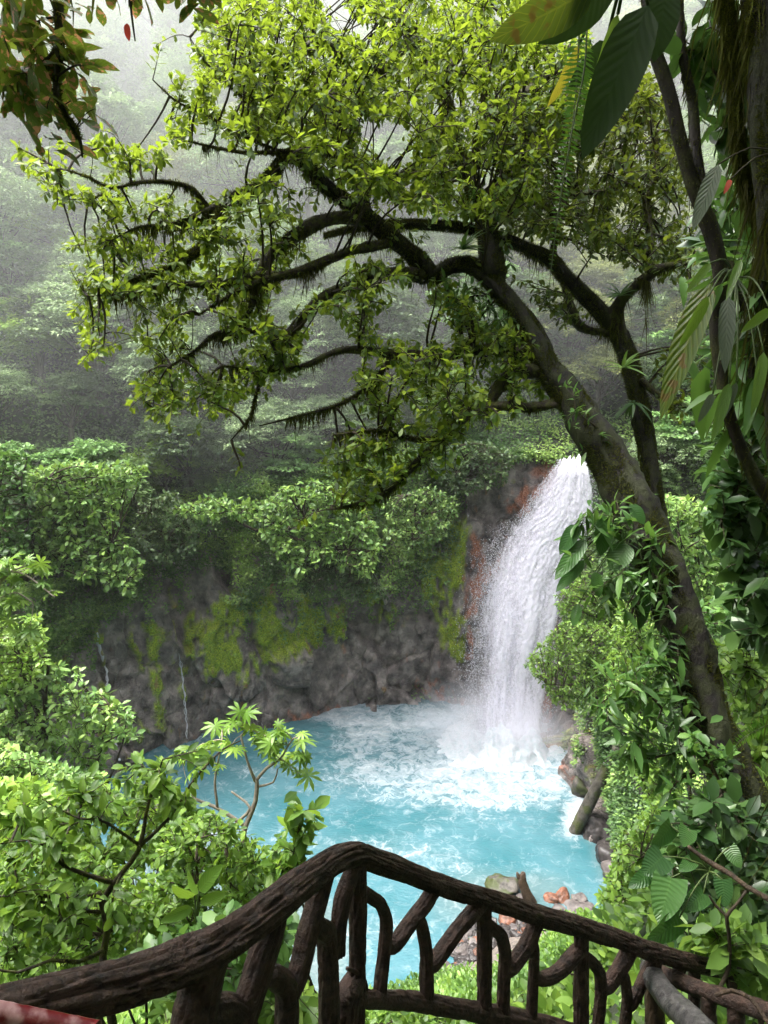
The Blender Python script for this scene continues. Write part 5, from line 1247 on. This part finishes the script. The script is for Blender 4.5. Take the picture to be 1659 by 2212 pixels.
def fern(label, pts, wpx, mat='fern', drop=0):
    pa = smooth_path([[*Q(x, y, z), .003] for x, y, z in pts], .016); n_ = len(pa)
    root = thing('hanging_fern', label, 'fern', pa[0, :3], 'fern fronds hanging from the top')
    s = MB(); pr_ = pa.copy(); pr_[:, 3] = np.linspace(.0035, .0012, n_); tube(s, pr_, 5); s.build('stalk', M['stem_green'], root)
    t = nrm(np.gradient(pa[:, :3], axis=0)); side = nrm(np.cross(t, np.array([.15, -1., .1]))); f = np.linspace(0, 1, n_)
    wd = wpx / FPX * pts[0][2] * np.minimum(1, (f + .04) * 6) * np.clip((1 - f) * 1.6, .12, 1) ** .8
    s = MB()
    for sg in (-1, 1):
        d = nrm(side * sg + t * .18 + rvec(n_) * .12); scatter(s, T_pinna, pa[:, :3], d, np.tile([.1, -1., .3], (n_, 1)) + rvec(n_) * .25, wd * rng.uniform(.8, 1.1, n_), np.clip(rng.normal(.5, .15, n_), 0, 1))
    s.build('leaflets', M[mat], root)


fern('long green fern frond hanging to the lowest point in front of the crown', [(1268, 60, 2.3), (1262, 150, 2.3), (1240, 260, 2.3), (1218, 380, 2.3), (1203, 480, 2.3), (1192, 570, 2.3), (1184, 640, 2.3)], 30)
fern('shorter darker fern frond overlapping the long one', [(1252, 40, 2.4), (1248, 140, 2.4), (1240, 240, 2.4), (1228, 330, 2.4), (1212, 390, 2.4)], 36)
fern('fern frond arching beside the mossy trunk near the right edge', [(1700, 1560, 5), (1650, 1570, 5), (1600, 1600, 5), (1570, 1640, 5)], 26)


def spiky(label, x, y, zz, ln, n_=16, mat='leaf_mid', down=0.0):
    p = Q(x, y, zz); s = MB(); d = rvec(n_); d[:, 2] = np.abs(d[:, 2]) * .8 + .15 - down
    scatter(s, T_blade, np.tile(p, (n_, 1)), d, np.tile([0, -.3, 1.], (n_, 1)), ln * rng.uniform(.6, 1.1, n_), rng.uniform(.2, .8, n_))
    o = s.build('bromeliad', M[mat]); tag(o, label, 'plant', 'spiky plants perched on the branches')


spiky('dark spiky tuft hanging under the long left branch', 768, 600, 9.7, .3, 16, 'leaf_dark', .9)
spiky('spiky tuft on the short lower branch stub of leaning trunk', 988, 830, 9.6, .3, 18)
spiky('spiky plant by the pool-side tip of the lowest branch', 940, 985, 9.2, .28, 14, 'leaf_mid', .5)
spiky('bright spiky plant on the bend of the main left limb', 590, 480, 9.5, .3, 16, 'leaf_lime')
spiky('pale spiky plant above the middle of the lower crown', 455, 835, 9.3, .3, 15, 'leaf_olive')
spiky('spiky plant where the arched limb meets the leaning trunk', 1000, 540, 10.2, .42, 22, 'leaf_mid')
spiky('reddish-green spiky plant near the top middle', 690, 75, 10.4, .3, 16, 'leaf_dark')
spiky('spiky tuft on the bent limb of the slim tree', 1340, 640, 10.3, .35, 18, 'leaf_mid')
spiky('palmate dark tuft on the slim trunk below its fork', 1370, 870, 10, .4, 14, 'leaf_dark', .7)
spiky('fresh tuft on the slim trunk above its darker twin', 1345, 795, 10, .4, 14, 'leaf_bright', .3)

# lianas and mossy trunk at the right edge
ga = 'dark trunks at the right edge'


def liana(name, label, paths, mossn, mat='mossy_bark', lo=.03, hi=.14, seg=12):
    root = thing(name, label, 'liana' if name == 'liana' else 'tree', paths[0][0, :3], ga); mm_ = MB()
    for pa in paths:
        s = MB(); tube(s, pa, seg, rough=.22, freq=5, grooves=.06); s.build('stem' if name == 'liana' else 'trunk', M[mat], root)
        strands(mm_, pa, mossn, lo, hi, .004); fuzz(mm_, pa, mossn * 6, .014, .0025)
    mm_.build('hanging_moss', M['moss_strand'], root, smooth=False)
    return root


M['dark_bark'] = bark_mat('dark_wet_bark', (.006, .005, .004), (.035, .025, .02), (.05, .05, .014), .35, scale=9)
liana('liana', 'pair of dark leaning stems that join and run down the right side', [limb([(1392, -60, 3.6, 26), (1399, 0, 3.6, 27), (1407, 86, 3.6, 28), (1433, 159, 3.6, 28), (1455, 232, 3.6, 28), (1468, 293, 3.6, 28), (1483, 354, 3.6, 30), (1500, 415, 3.6, 30), (1527, 476, 3.6, 36), (1546, 540, 3.6, 34), (1556, 607, 3.6, 30), (1548, 701, 3.6, 27), (1556, 782, 3.6, 27), (1567, 862, 3.6, 26), (1580, 916, 3.6, 26), (1606, 983, 3.6, 28), (1633, 1037, 3.6, 32), (1690, 1110, 3.6, 34)]),
       limb([(1470, -60, 3.7, 17), (1468, 0, 3.7, 18), (1473, 98, 3.7, 19), (1485, 171, 3.7, 20), (1496, 220, 3.7, 21), (1503, 318, 3.65, 21), (1514, 391, 3.6, 23), (1527, 470, 3.6, 24)])], 120, 'dark_bark')
liana('liana', 'second dark stem right of the joined pair, nearer the edge', [limb([(1570, 560, 3.9, 24), (1591, 634, 3.9, 28), (1613, 715, 3.9, 30), (1625, 782, 3.9, 30), (1642, 849, 3.9, 30), (1668, 930, 3.9, 30)])], 120, 'dark_bark')
rt = liana('mossy_trunk', 'thick trunk shaggy with hanging brown moss at the top right edge', [limb([(1650, -500, 3.2, 130), (1652, -100, 3.2, 90), (1656, 100, 3.2, 84), (1668, 300, 3.2, 84), (1690, 500, 3.2, 90), (1710, 800, 3.2, 110), (1760, 1300, 3.3, 130), (1800, 1900, 3.4, 150)]), limb([(1560, -80, 3.3, 26), (1575, 60, 3.3, 26), (1590, 200, 3.3, 22), (1600, 330, 3.3, 18), (1625, 430, 3.3, 14)])], 3200, 'mossy_bark', .05, .34, 16)
# its crown spreads over the viewpoint and shades it
n_ = 2000
tg = np.column_stack([rng.uniform(-7, 8, n_), rng.uniform(-6, 6.0, n_), rng.uniform(33.4, 36.5, n_)]); tp0 = Q(1600, -500, 3.2); s = MB(); sk = []
for ex, ey, ez in ((-6, 3, 35), (-5, -4, 35), (0, 4.5, 34.5), (5, 4, 35), (6, -3, 35), (0, -5, 35), (-2, 0, 35.5)):
    pa = smooth_path([[*tp0, .1], [tp0[0] * .7 + ex * .3, tp0[1] * .7 + ey * .3, 34, .07], [ex, ey, ez, .02]], .3); tube(s, pa, 7, rough=.2); sk.append(pa)
tips, dirs = grow(s, np.vstack(sk), tg, .012, .004, maxlen=5)
s.build('branches', M['branch_bark'], rt); s = MB(); rosettes(s, T_mid, tips, dirs, 8, .3, 1, back=.5); s.build('crown', M['leaf_main'], rt)
# roots and moss beards that hang free
for lab, x, y, zz, wx, n_, lo, hi, par in (('black beard of moss and roots hanging from the slim tree fork', 1388, 600, 10.2, 14, 420, .25, 1.2, None), ('thin reddish roots hanging below the trunk climber', 1372, 1290, 8.1, 10, 60, .2, .75, None)):
    s = MB(); k = np.linspace(0, 1, 10); pa = np.column_stack([Q(x - wx, y, zz)[None] * (1 - k[:, None]) + Q(x + wx, y + 10, zz)[None] * k[:, None], np.full(10, .03)])
    ln = np.linalg.norm(pa[-1, :3] - pa[0, :3]); strands(s, pa, n_ / ln, lo, hi, .006, 0); tag(s.build('moss_beard', M['moss_strand' if zz > 9 else 'twig'], smooth=False), lab, 'moss')

# ------------------------------------------------------------------ railing made of log-shaped concrete
m = bark_mat('carved_log', (.007, .005, .004), (.075, .043, .031), scale=22, stretch=(1, 1, 1), bump=.9, rough=.5, spec=.3); M['log'] = m
M['log_grey'] = bark_mat('worn_grey_log', (.015, .014, .014), (.13, .12, .115), scale=26, bump=.9, rough=.4, spec=.5)
M['log_brown'] = bark_mat('brown_log', (.012, .008, .005), (.10, .065, .04), scale=24, bump=.9, rough=.5)
HR = [(-60, 2215, 1.62, 100), (0, 2190, 1.68, 108), (150, 2155, 1.8, 112), (300, 2113, 1.95, 104), (450, 2052, 2.12, 96), (550, 1987, 2.28, 84), (650, 1908, 2.5, 72), (715, 1862, 2.7, 63), (765, 1845, 2.85, 56), (806, 1857, 2.98, 52), (890, 1888, 3.2, 49), (975, 1920, 3.42, 47), (1060, 1944, 3.62, 46), (1173, 1980, 3.9, 45), (1286, 2012, 4.2, 43), (1416, 2058, 4.55, 41), (1512, 2084, 4.8, 37), (1592, 2100, 5.0, 34)]
HR = [(a, b, c, d * .95) for a, b, c, d in HR]
hrx = np.array([h[0] for h in HR]); hrz = np.array([h[2] for h in HR])


def rz_(x): return float(np.interp(x, hrx, hrz))


rail = thing('log_railing', 'dark brown carved log railing peaking in the foreground with curved balusters', 'railing', Q(765, 2180, 2.85))


def log(part, pts, seg=44, mat='log', parent=None, gr=.2, lab=None):
    pa = smooth_path([[*Q(x, y, z_), w_ / FPX * z_ / 2] for x, y, z_, w_ in pts], .012)
    s = MB(); tube(s, pa, seg, rough=.10, freq=7, grooves=gr, gn=11); o = s.build(part, M[mat], parent if parent is not None else rail)
    if lab: o['label'] = lab
    return o


def same_plane(pts, w_):
    """vertical-ish member: keep its top's ground distance so that it stands upright"""
    res = []
    for i, (x, y) in enumerate(pts):
        z_ = rz_(x); top = Q(pts[0][0], pts[0][1], rz_(pts[0][0]))
        a = -(y - 1106.0) / FPX; Yt = np.interp(x, hrx, [Q(h[0], h[1], h[2])[1] for h in HR]); res.append((x, y, Yt / (cp + a * sp), w_[i] if hasattr(w_, '__len__') else w_))
    return res


log('handrail', HR, 72, gr=.27)
log('bottom_rail', same_plane([(740, 2150), (778, 2157), (890, 2163), (1032, 2186), (1116, 2200), (1260, 2238), (1380, 2270)], 40))
for pts, w_ in (([(773, 1862), (773, 2000), (771, 2120), (770, 2230), (770, 3200)], (42, 40, 38, 40, 46)), ([(1046, 1945), (1046, 2060), (1046, 2195), (1046, 2700)], 33), ([(1255, 2010), (1255, 2120), (1255, 2250), (1255, 2700)], 33), ([(1412, 2060), (1412, 2160), (1412, 2260), (1412, 2700)], 32), ([(1500, 2088), (1500, 2160), (1500, 2240), (1500, 2700)], 26), ([(1586, 2102), (1586, 2170), (1586, 2240), (1586, 2600)], 24),
                ([(448, 2060), (436, 2120), (415, 2235), (405, 3900)], (100, 92, 104, 110))):
    log('post', same_plane(pts, w_))
for pts, w_ in (([(785, 1925), (805, 1940), (823, 1955), (834, 1993), (829, 2060), (820, 2155)], (26, 28, 28, 29, 30, 34)), ([(944, 1910), (920, 1950), (896, 1981), (853, 2040), (838, 2045)], (34, 34, 34, 36, 30)), ([(890, 1982), (907, 1990), (916, 2027), (921, 2072), (921, 2168)], (22, 28, 30, 30, 32)),
                ([(1040, 1948), (992, 2004), (938, 2080), (922, 2090)], (36, 36, 36, 28)), ([(1050, 1990), (1065, 2006), (1082, 2023), (1091, 2066), (1085, 2200)], (24, 26, 28, 28, 30)), ([(1163, 1985), (1136, 2044), (1102, 2089), (1088, 2095)], (36, 36, 36, 28)), ([(1148, 2030), (1154, 2050), (1153, 2100), (1147, 2210)], (22, 24, 24, 28)),
                ([(1250, 2052), (1207, 2098), (1173, 2114), (1152, 2108)], (34, 32, 30, 26)), ([(1258, 2062), (1274, 2074), (1294, 2100), (1298, 2145), (1290, 2230)], (24, 26, 26, 26, 26)), ([(1362, 2048), (1337, 2094), (1314, 2128), (1298, 2134)], (36, 34, 32, 26)), ([(1340, 2100), (1349, 2113), (1355, 2157), (1348, 2230)], (22, 24, 24, 26)), ([(1408, 2080), (1390, 2116), (1365, 2168), (1352, 2172)], (26, 26, 26, 22)),
                ([(766, 1870), (740, 1940), (730, 2010), (728, 2060)], (36, 38, 38, 36)), ([(700, 1888), (680, 1960), (664, 2020), (645, 2100), (615, 2170)], (46, 48, 48, 46, 44)), ([(668, 1996), (688, 2004), (706, 2022), (709, 2095), (712, 2235)], (40, 44, 46, 46, 48)), ([(598, 1960), (586, 2010), (565, 2070), (540, 2150), (510, 2235)], (54, 58, 62, 64, 66)),
                ([(580, 2105), (600, 2114), (618, 2136), (618, 2235)], (46, 50, 52, 54)), ([(450, 2180), (490, 2176), (515, 2200), (530, 2245)], (56, 62, 64, 64)), ([(772, 2110), (752, 2150), (742, 2215)], (46, 56, 62)), ([(1476, 2080), (1455, 2120), (1440, 2150)], (26, 26, 24))):
    log('baluster', same_plane(pts, w_))
vine = same_plane([(750, 2092), (765, 2098), (785, 2112), (792, 2140), (775, 2150)], 9)
log('vine_ornament', [(x, y, z_ * .985, w_) for x, y, z_, w_ in vine], 8)
rail2 = thing('log_railing', 'second log railing with a worn pale grey rounded end, lower right corner', 'railing', Q(1500, 2212, 4.2))
log('handrail', [(1398, 2086, 4.62, 34), (1408, 2104, 4.55, 46), (1430, 2140, 4.35, 50), (1468, 2182, 4.1, 54), (1513, 2222, 3.85, 58), (1570, 2280, 3.6, 62)], 26, 'log_grey', rail2, .08, 'worn pale grey rounded handrail end')
log('lower_rail', [(1424, 2098, 4.75, 30), (1493, 2130, 4.55, 36), (1569, 2156, 4.35, 38), (1665, 2188, 4.1, 42), (1720, 2210, 4.0, 42)], 22, 'log', rail2)
log('post', [(1412, 2130, 4.6, 40), (1414, 2180, 4.6, 42), (1416, 2260, 4.6, 44)], 16, 'log_brown', rail2, lab='light brown post under the pale rounded handrail end')
log('post', [(1530, 2150, 4.45, 34), (1530, 2230, 4.45, 36)], 16, 'log', rail2); log('post', [(1590, 2165, 4.3, 36), (1590, 2240, 4.3, 38)], 16, 'log', rail2)
rail3 = thing('log_railing', 'thin far log railing running on to the right edge behind leaves', 'railing', Q(1640, 2110, 5.3))
log('handrail', [(1586, 2085, 5.2, 16), (1640, 2066, 5.4, 17), (1720, 2040, 5.7, 18)], 14, 'log_brown', rail3); log('lower_rail', [(1590, 2120, 5.2, 13), (1640, 2128, 5.3, 13), (1720, 2150, 5.5, 13)], 12, 'log_brown', rail3); log('post', [(1640, 2064, 5.4, 14), (1642, 2130, 5.35, 14), (1644, 2240, 5.3, 14)], 12, 'log_brown', rail3)

# dead branches at the lower right
s = MB()
tube(s, limb([(1486, 1828, 4.9, 8), (1515, 1850, 4.85, 10), (1544, 1869, 4.8, 12), (1579, 1889, 4.7, 11), (1614, 1916, 4.6, 11), (1700, 1965, 4.4, 13)]), 9, rough=.2, freq=8)
tag(s.build('dead_branch', M['log_brown']), 'broken brown dead branch sticking out above the large arum leaves', 'branch')
s = MB()
tube(s, limb([(1612, 1925, 4.55, 6), (1590, 1955, 4.55, 6), (1570, 1980, 4.55, 8), (1575, 2020, 4.6, 8), (1574, 2092, 4.65, 9), (1551, 2140, 4.6, 9)]), 8, rough=.2, freq=8); tube(s, limb([(1570, 1980, 4.55, 6), (1545, 1955, 4.6, 6), (1532, 1935, 4.6, 4)]), 7, rough=.2, freq=8)
tag(s.build('dead_twig', M['twig']), 'thin forked dead twig standing at the railing end', 'branch')
s = MB()
tube(s, limb([(1545, 2150, 4.1, 8), (1580, 2140, 4.1, 9), (1620, 2156, 4.05, 9), (1645, 2190, 4.0, 9), (1680, 2240, 3.9, 10)]), 9, rough=.25, freq=8)
tag(s.build('dead_root', M['log_brown']), 'gnarled pale root lying over the lower rail at bottom right', 'root')

# red painted board at the bottom left corner
mr_, n, l = newmat('worn_red_paint'); o_ = N(n, 'ShaderNodeOutputMaterial'); pr = N(n, 'ShaderNodeBsdfPrincipled'); tc = N(n, 'ShaderNodeTexCoord'); n1 = N(n, 'ShaderNodeTexNoise'); n1.inputs['Scale'].default_value = 30; n1.inputs['Detail'].default_value = 6
l.new(tc.outputs['Object'], n1.inputs['Vector']); rp = ramp(n, [(.46, (.13, .008, .012)), (.66, (.40, .22, .23))]); l.new(n1.outputs[0], rp.inputs[0]); l.new(rp.outputs[0], pr.inputs['Base Color']); pr.inputs['Roughness'].default_value = .3; l.new(pr.outputs[0], o_.inputs[0])
a, b = Q(-80, 2180, 1.15), Q(190, 2232, 1.25); dn = np.array([0.02, -.05, -3.4]); bk = np.array([.01, .035, -.005]); dx = (b - a) / 24
s = MB(); V = []
for i in range(25):
    q = a + dx * i + np.array([0, 0, .0025 * mn.noise(Vector((i * .6, 0, 0)))]); V += [q + bk * .0 + dn, q + np.array([0, 0, -.006]), q + bk * .18, q + bk * .82, q + bk + np.array([0, 0, -.006]), q + bk + dn]
L = []
for i in range(24):
    for j in range(6): L += [i * 6 + j, i * 6 + (j + 1) % 6, i * 6 + 6 + (j + 1) % 6, i * 6 + 6 + j]
s.add(np.array(V), L + [0, 1, 2, 3, 4, 5] + [149, 148, 147, 146, 145, 144], [4] * 144 + [6, 6])
tag(s.build('painted_board', mr_, smooth=False), 'worn red and white painted board edge in the bottom left corner', 'board')

# ------------------------------------------------------------------ rocks and logs in the pool
M['boulder'] = bark_mat('grey_boulder', (.035, .03, .03), (.17, .145, .135), (.09, .11, .02), .12, scale=2.2, stretch=(1, 1, 1), bump=.8, rough=.5)
M['boulder_orange'] = bark_mat('orange_boulder', (.05, .035, .03), (.25, .095, .05), scale=2.6, stretch=(1, 1, 1), bump=.8, rough=.55)
M['boulder_moss'] = bark_mat('mossy_boulder', (.03, .028, .025), (.12, .105, .09), (.055, .07, .015), .5, scale=3, stretch=(1, 1, 1), bump=.8, rough=.6)
M['boulder_dark'] = bark_mat('dark_wet_boulder', (.012, .011, .011), (.07, .06, .058), scale=3, stretch=(1, 1, 1), bump=.8, rough=.4)
import bmesh
bm = bmesh.new(); bmesh.ops.create_icosphere(bm, subdivisions=4, radius=1); ICO = np.array([v.co[:] for v in bm.verts]); ICF = np.array([[v.index for v in f.verts] for f in bm.faces]); bm.free()


def boulder(label, x, y, wpx, mat, hz_=.7, name='boulder', sink=.25, group='boulders at the near edge of the pool'):
    g = G(x, y, .0); g[2] = max(TZ(g[0], g[1]), -.15); zc = PX(g)[2]; r = wpx / FPX * zc / 2; ph = float(rng.uniform(0, 90)); V = []
    sc_ = np.array([1, rng.uniform(.7, 1.1), hz_]); pn = rvec(15); pd = rng.uniform(.62, 1.0, 15)
    for v in ICO:
        dt = pn @ v; k = 1 / (np.sum((np.maximum(dt, .05) / pd) ** 14)) ** (1 / 14)
        k *= 1 + .16 * mn.fractal(Vector(v) * 2.2 + Vector((ph, 0, 0)), 1, 2, 5); V.append(v * min(k, 1.25) * r * sc_)
    s = MB(); s.add(np.array(V), ICF.ravel(), np.full(len(ICF), 3)); o = s.build(name, M[mat]); o.location = g + np.array([0, 0, r * hz_ * (1 - sink * 2)]); o.rotation_euler = (0, 0, rng.uniform(0, 6))
    return tag(o, label, 'rock', group)


for a in (('dark mossy boulder beside the driftwood stump', 1085, 1916, 70, 'boulder_moss', .6), ('orange-tinged boulder right of the driftwood stump', 1190, 1942, 34, 'boulder_orange', .8), ('brightest orange boulder, middle of the row at the water edge', 1217, 1938, 38, 'boulder_orange', .8), ('grey-pink boulder at the right end of the row', 1247, 1944, 34, 'boulder', .7),
          ('long low wet slab right of the row of orange boulders', 1262, 1968, 80, 'boulder', .3), ('rusty round boulder just under the handrail', 1098, 1992, 56, 'boulder_orange', .7), ('grey boulder above the reddish log', 1150, 1972, 40, 'boulder', .6), ('small grey rock below the orange boulders', 1205, 1968, 34, 'boulder', .5), ('dark rock at the foot of driftwood stump', 1120, 1952, 44, 'boulder', .6),
          ('dark jagged bank rock right below the leaning log', 1292, 1802, 84, 'boulder_dark', .9), ('dark bank rock half in water farther right of the leaning log', 1318, 1852, 80, 'boulder_dark', .9), ('dark bank rock at the corner where pool meets leaf bank', 1330, 1905, 70, 'boulder', .8), ('mossy bank rock behind the leaning log', 1262, 1716, 60, 'boulder_moss', 1.0),
          ('pale wet boulder at the water edge between balusters', 1000, 2068, 40, 'boulder', .7), ('square grey boulder in shallow water left of the shingle', 965, 2108, 44, 'boulder', .8), ('pale submerged rock by the second baluster', 955, 2010, 30, 'boulder', .25), ('pale flat rock at far left of the pool among shrub leaves', 340, 1755, 56, 'boulder', .7),
          ('small pale rock in shallow water behind the post', 985, 2120, 26, 'boulder', .6), ('reddish rock in the shadow of the handrail', 1065, 2010, 40, 'boulder', .6), ('rock under the right diagonal baluster', 1120, 2040, 40, 'boulder', .6)):
    boulder(*a)
G_ = 'loose stones of the shingle bank'
for i in range(250):
    x, y = rng.uniform(975, 1180), rng.uniform(1985, 2105)
    if x < 975 + (2105 - y) * .25: continue
    boulder('broken stone of the shingle bank seen between balusters', x, y, rng.uniform(9, 32) , ['boulder', 'boulder_dark', 'boulder_dark', 'boulder_orange'][int(rng.integers(0, 4) if rng.random() < .45 else 1)], .6, 'stone', .2, G_)
s = MB()
lg0 = G(1240, 1800, -.2); lg1 = Q(1335, 1612, 42.2)
ax = lg1 - lg0; tube(s, smooth_path([[*(lg0 - ax * .05), .40], [*(lg0 + ax * .3), .39], [*(lg0 + ax * .6), .37], [*lg1, .33]], .15), 20, rough=.1, freq=1.2, grooves=.06)
M['wet_log'] = bark_mat('wet_grey_log', (.025, .022, .017), (.13, .115, .095), (.09, .10, .03), .3, scale=3, stretch=(1, 1, 1), bump=.7)
tag(s.build('leaning_log', M['wet_log']), 'grey bare log leaning from the right bank into the water', 'log')
s = MB(); b0 = G(1128, 1945, .1); zc = PX(b0)[2]
tube(s, smooth_path([[*Q(1150, 1962, zc), .32], [*Q(1136, 1925, zc), .3], [*Q(1128, 1902, zc), .24], [*Q(1131, 1884, zc), .1]], .08), 12, rough=.35, freq=2); tube(s, smooth_path([[*Q(1130, 1906, zc), .18], [*Q(1120, 1892, zc), .13], [*Q(1117, 1884, zc), .05]], .08), 8, rough=.3, freq=2)
tag(s.build('driftwood_stump', M['log_brown']), 'upright brown driftwood stump beside the mossy boulder', 'driftwood')
M['red_log'] = bark_mat('reddish_log', (.12, .06, .045), (.36, .21, .16), scale=4, stretch=(1, 1, 1), bump=.5)
s = MB(); zc = PX(G(1210, 2030, .5))[2]; tube(s, smooth_path([[*Q(1165, 1985, zc + .5), .42], [*Q(1205, 2020, zc), .42], [*Q(1245, 2058, zc - .6), .4], [*Q(1290, 2090, zc - 1.2), .38]], .1), 14, rough=.2, freq=1.5)
tag(s.build('fallen_log', M['red_log']), 'bare reddish fallen log on the shingle behind right balusters', 'log')

# ------------------------------------------------------------------ spray mist and valley haze
def cloud(name, loc, size, dens, scale, lo, hi):
    m, n, l = newmat(name); o_ = N(n, 'ShaderNodeOutputMaterial'); vo = N(n, 'ShaderNodeVolumePrincipled'); vo.inputs['Color'].default_value = (.93, .93, 1, 1)
    tc = N(n, 'ShaderNodeTexCoord'); ln_ = N(n, 'ShaderNodeVectorMath', operation='LENGTH'); l.new(tc.outputs['Object'], ln_.inputs[0]); mr = N(n, 'ShaderNodeMapRange', interpolation_type='SMOOTHSTEP'); mr.inputs[1].default_value = 1.0; mr.inputs[2].default_value = .1; l.new(ln_.outputs['Value'], mr.inputs[0])
    ns = N(n, 'ShaderNodeTexNoise'); ns.inputs['Scale'].default_value = scale; ns.inputs['Detail'].default_value = 4; l.new(tc.outputs['Object'], ns.inputs['Vector']); mr2 = N(n, 'ShaderNodeMapRange'); mr2.inputs[1].default_value = lo; mr2.inputs[2].default_value = hi; l.new(ns.outputs[0], mr2.inputs[0])
    mu = N(n, 'ShaderNodeMath', operation='MULTIPLY'); l.new(mr.outputs[0], mu.inputs[0]); l.new(mr2.outputs[0], mu.inputs[1]); mu2 = N(n, 'ShaderNodeMath', operation='MULTIPLY', i_1=dens); l.new(mu.outputs[0], mu2.inputs[0]); l.new(mu2.outputs[0], vo.inputs['Density']); l.new(vo.outputs[0], o_.inputs['Volume'])
    s = MB(); s.add(ICO, ICF.ravel(), np.full(len(ICF), 3)); o = s.build(name, m); o.location = [float(c) for c in loc]; o.scale = size; return tag(o, kind='stuff')



cloud('spray_mist', G(1060, 1575, 1.0) + np.array([0, -.3, 0]), (8.5, 5.0, 4.8), .50, 2.2, .32, .7)
cloud('fall_spray', G(1085, 1560, 1.0) + np.array([.6, -.2, 7.0]), (4.2, 2.4, 9.0), .13, 2.6, .3, .7)
m, n, l = newmat('drifting_mist'); o_ = N(n, 'ShaderNodeOutputMaterial'); vo = N(n, 'ShaderNodeVolumePrincipled'); vo.inputs['Color'].default_value = (.985, .985, 1, 1); vo.inputs['Density'].default_value = .0062; l.new(vo.outputs[0], o_.inputs['Volume'])
for loc, size in (((-16, 85, 54), (80, 38, 50)), ((-36, 104, 84), (60, 40, 40))):
    V = np.array([v * (1 + .22 * mn.fractal(Vector(v) * 1.6 + Vector(loc), 1, 2, 3)) for v in ICO]) * np.array(size)
    s = MB(); s.add(V, ICF.ravel(), np.full(len(ICF), 3)); o = s.build('drifting_mist', m); o.location = loc; tag(o, kind='stuff')
m, n, l = newmat('haze_air'); o_ = N(n, 'ShaderNodeOutputMaterial'); vo = N(n, 'ShaderNodeVolumePrincipled'); vo.inputs['Color'].default_value = (.97, .97, 1.0, 1); vo.inputs['Density'].default_value = .0002; vo.inputs['Anisotropy'].default_value = 0; l.new(vo.outputs[0], o_.inputs['Volume'])
s = MB(); x0, x1, y0, y1, z0, z1 = -150, 155, -60, 205, -4, 160
s.add([[x0, y0, z0], [x1, y0, z0], [x1, y1, z0], [x0, y1, z0], [x0, y0, z1], [x1, y0, z1], [x1, y1, z1], [x0, y1, z1]], [0, 3, 2, 1, 4, 5, 6, 7, 0, 1, 5, 4, 1, 2, 6, 5, 2, 3, 7, 6, 3, 0, 4, 7], [4] * 6)
tag(s.build('haze', m, smooth=False), kind='stuff')
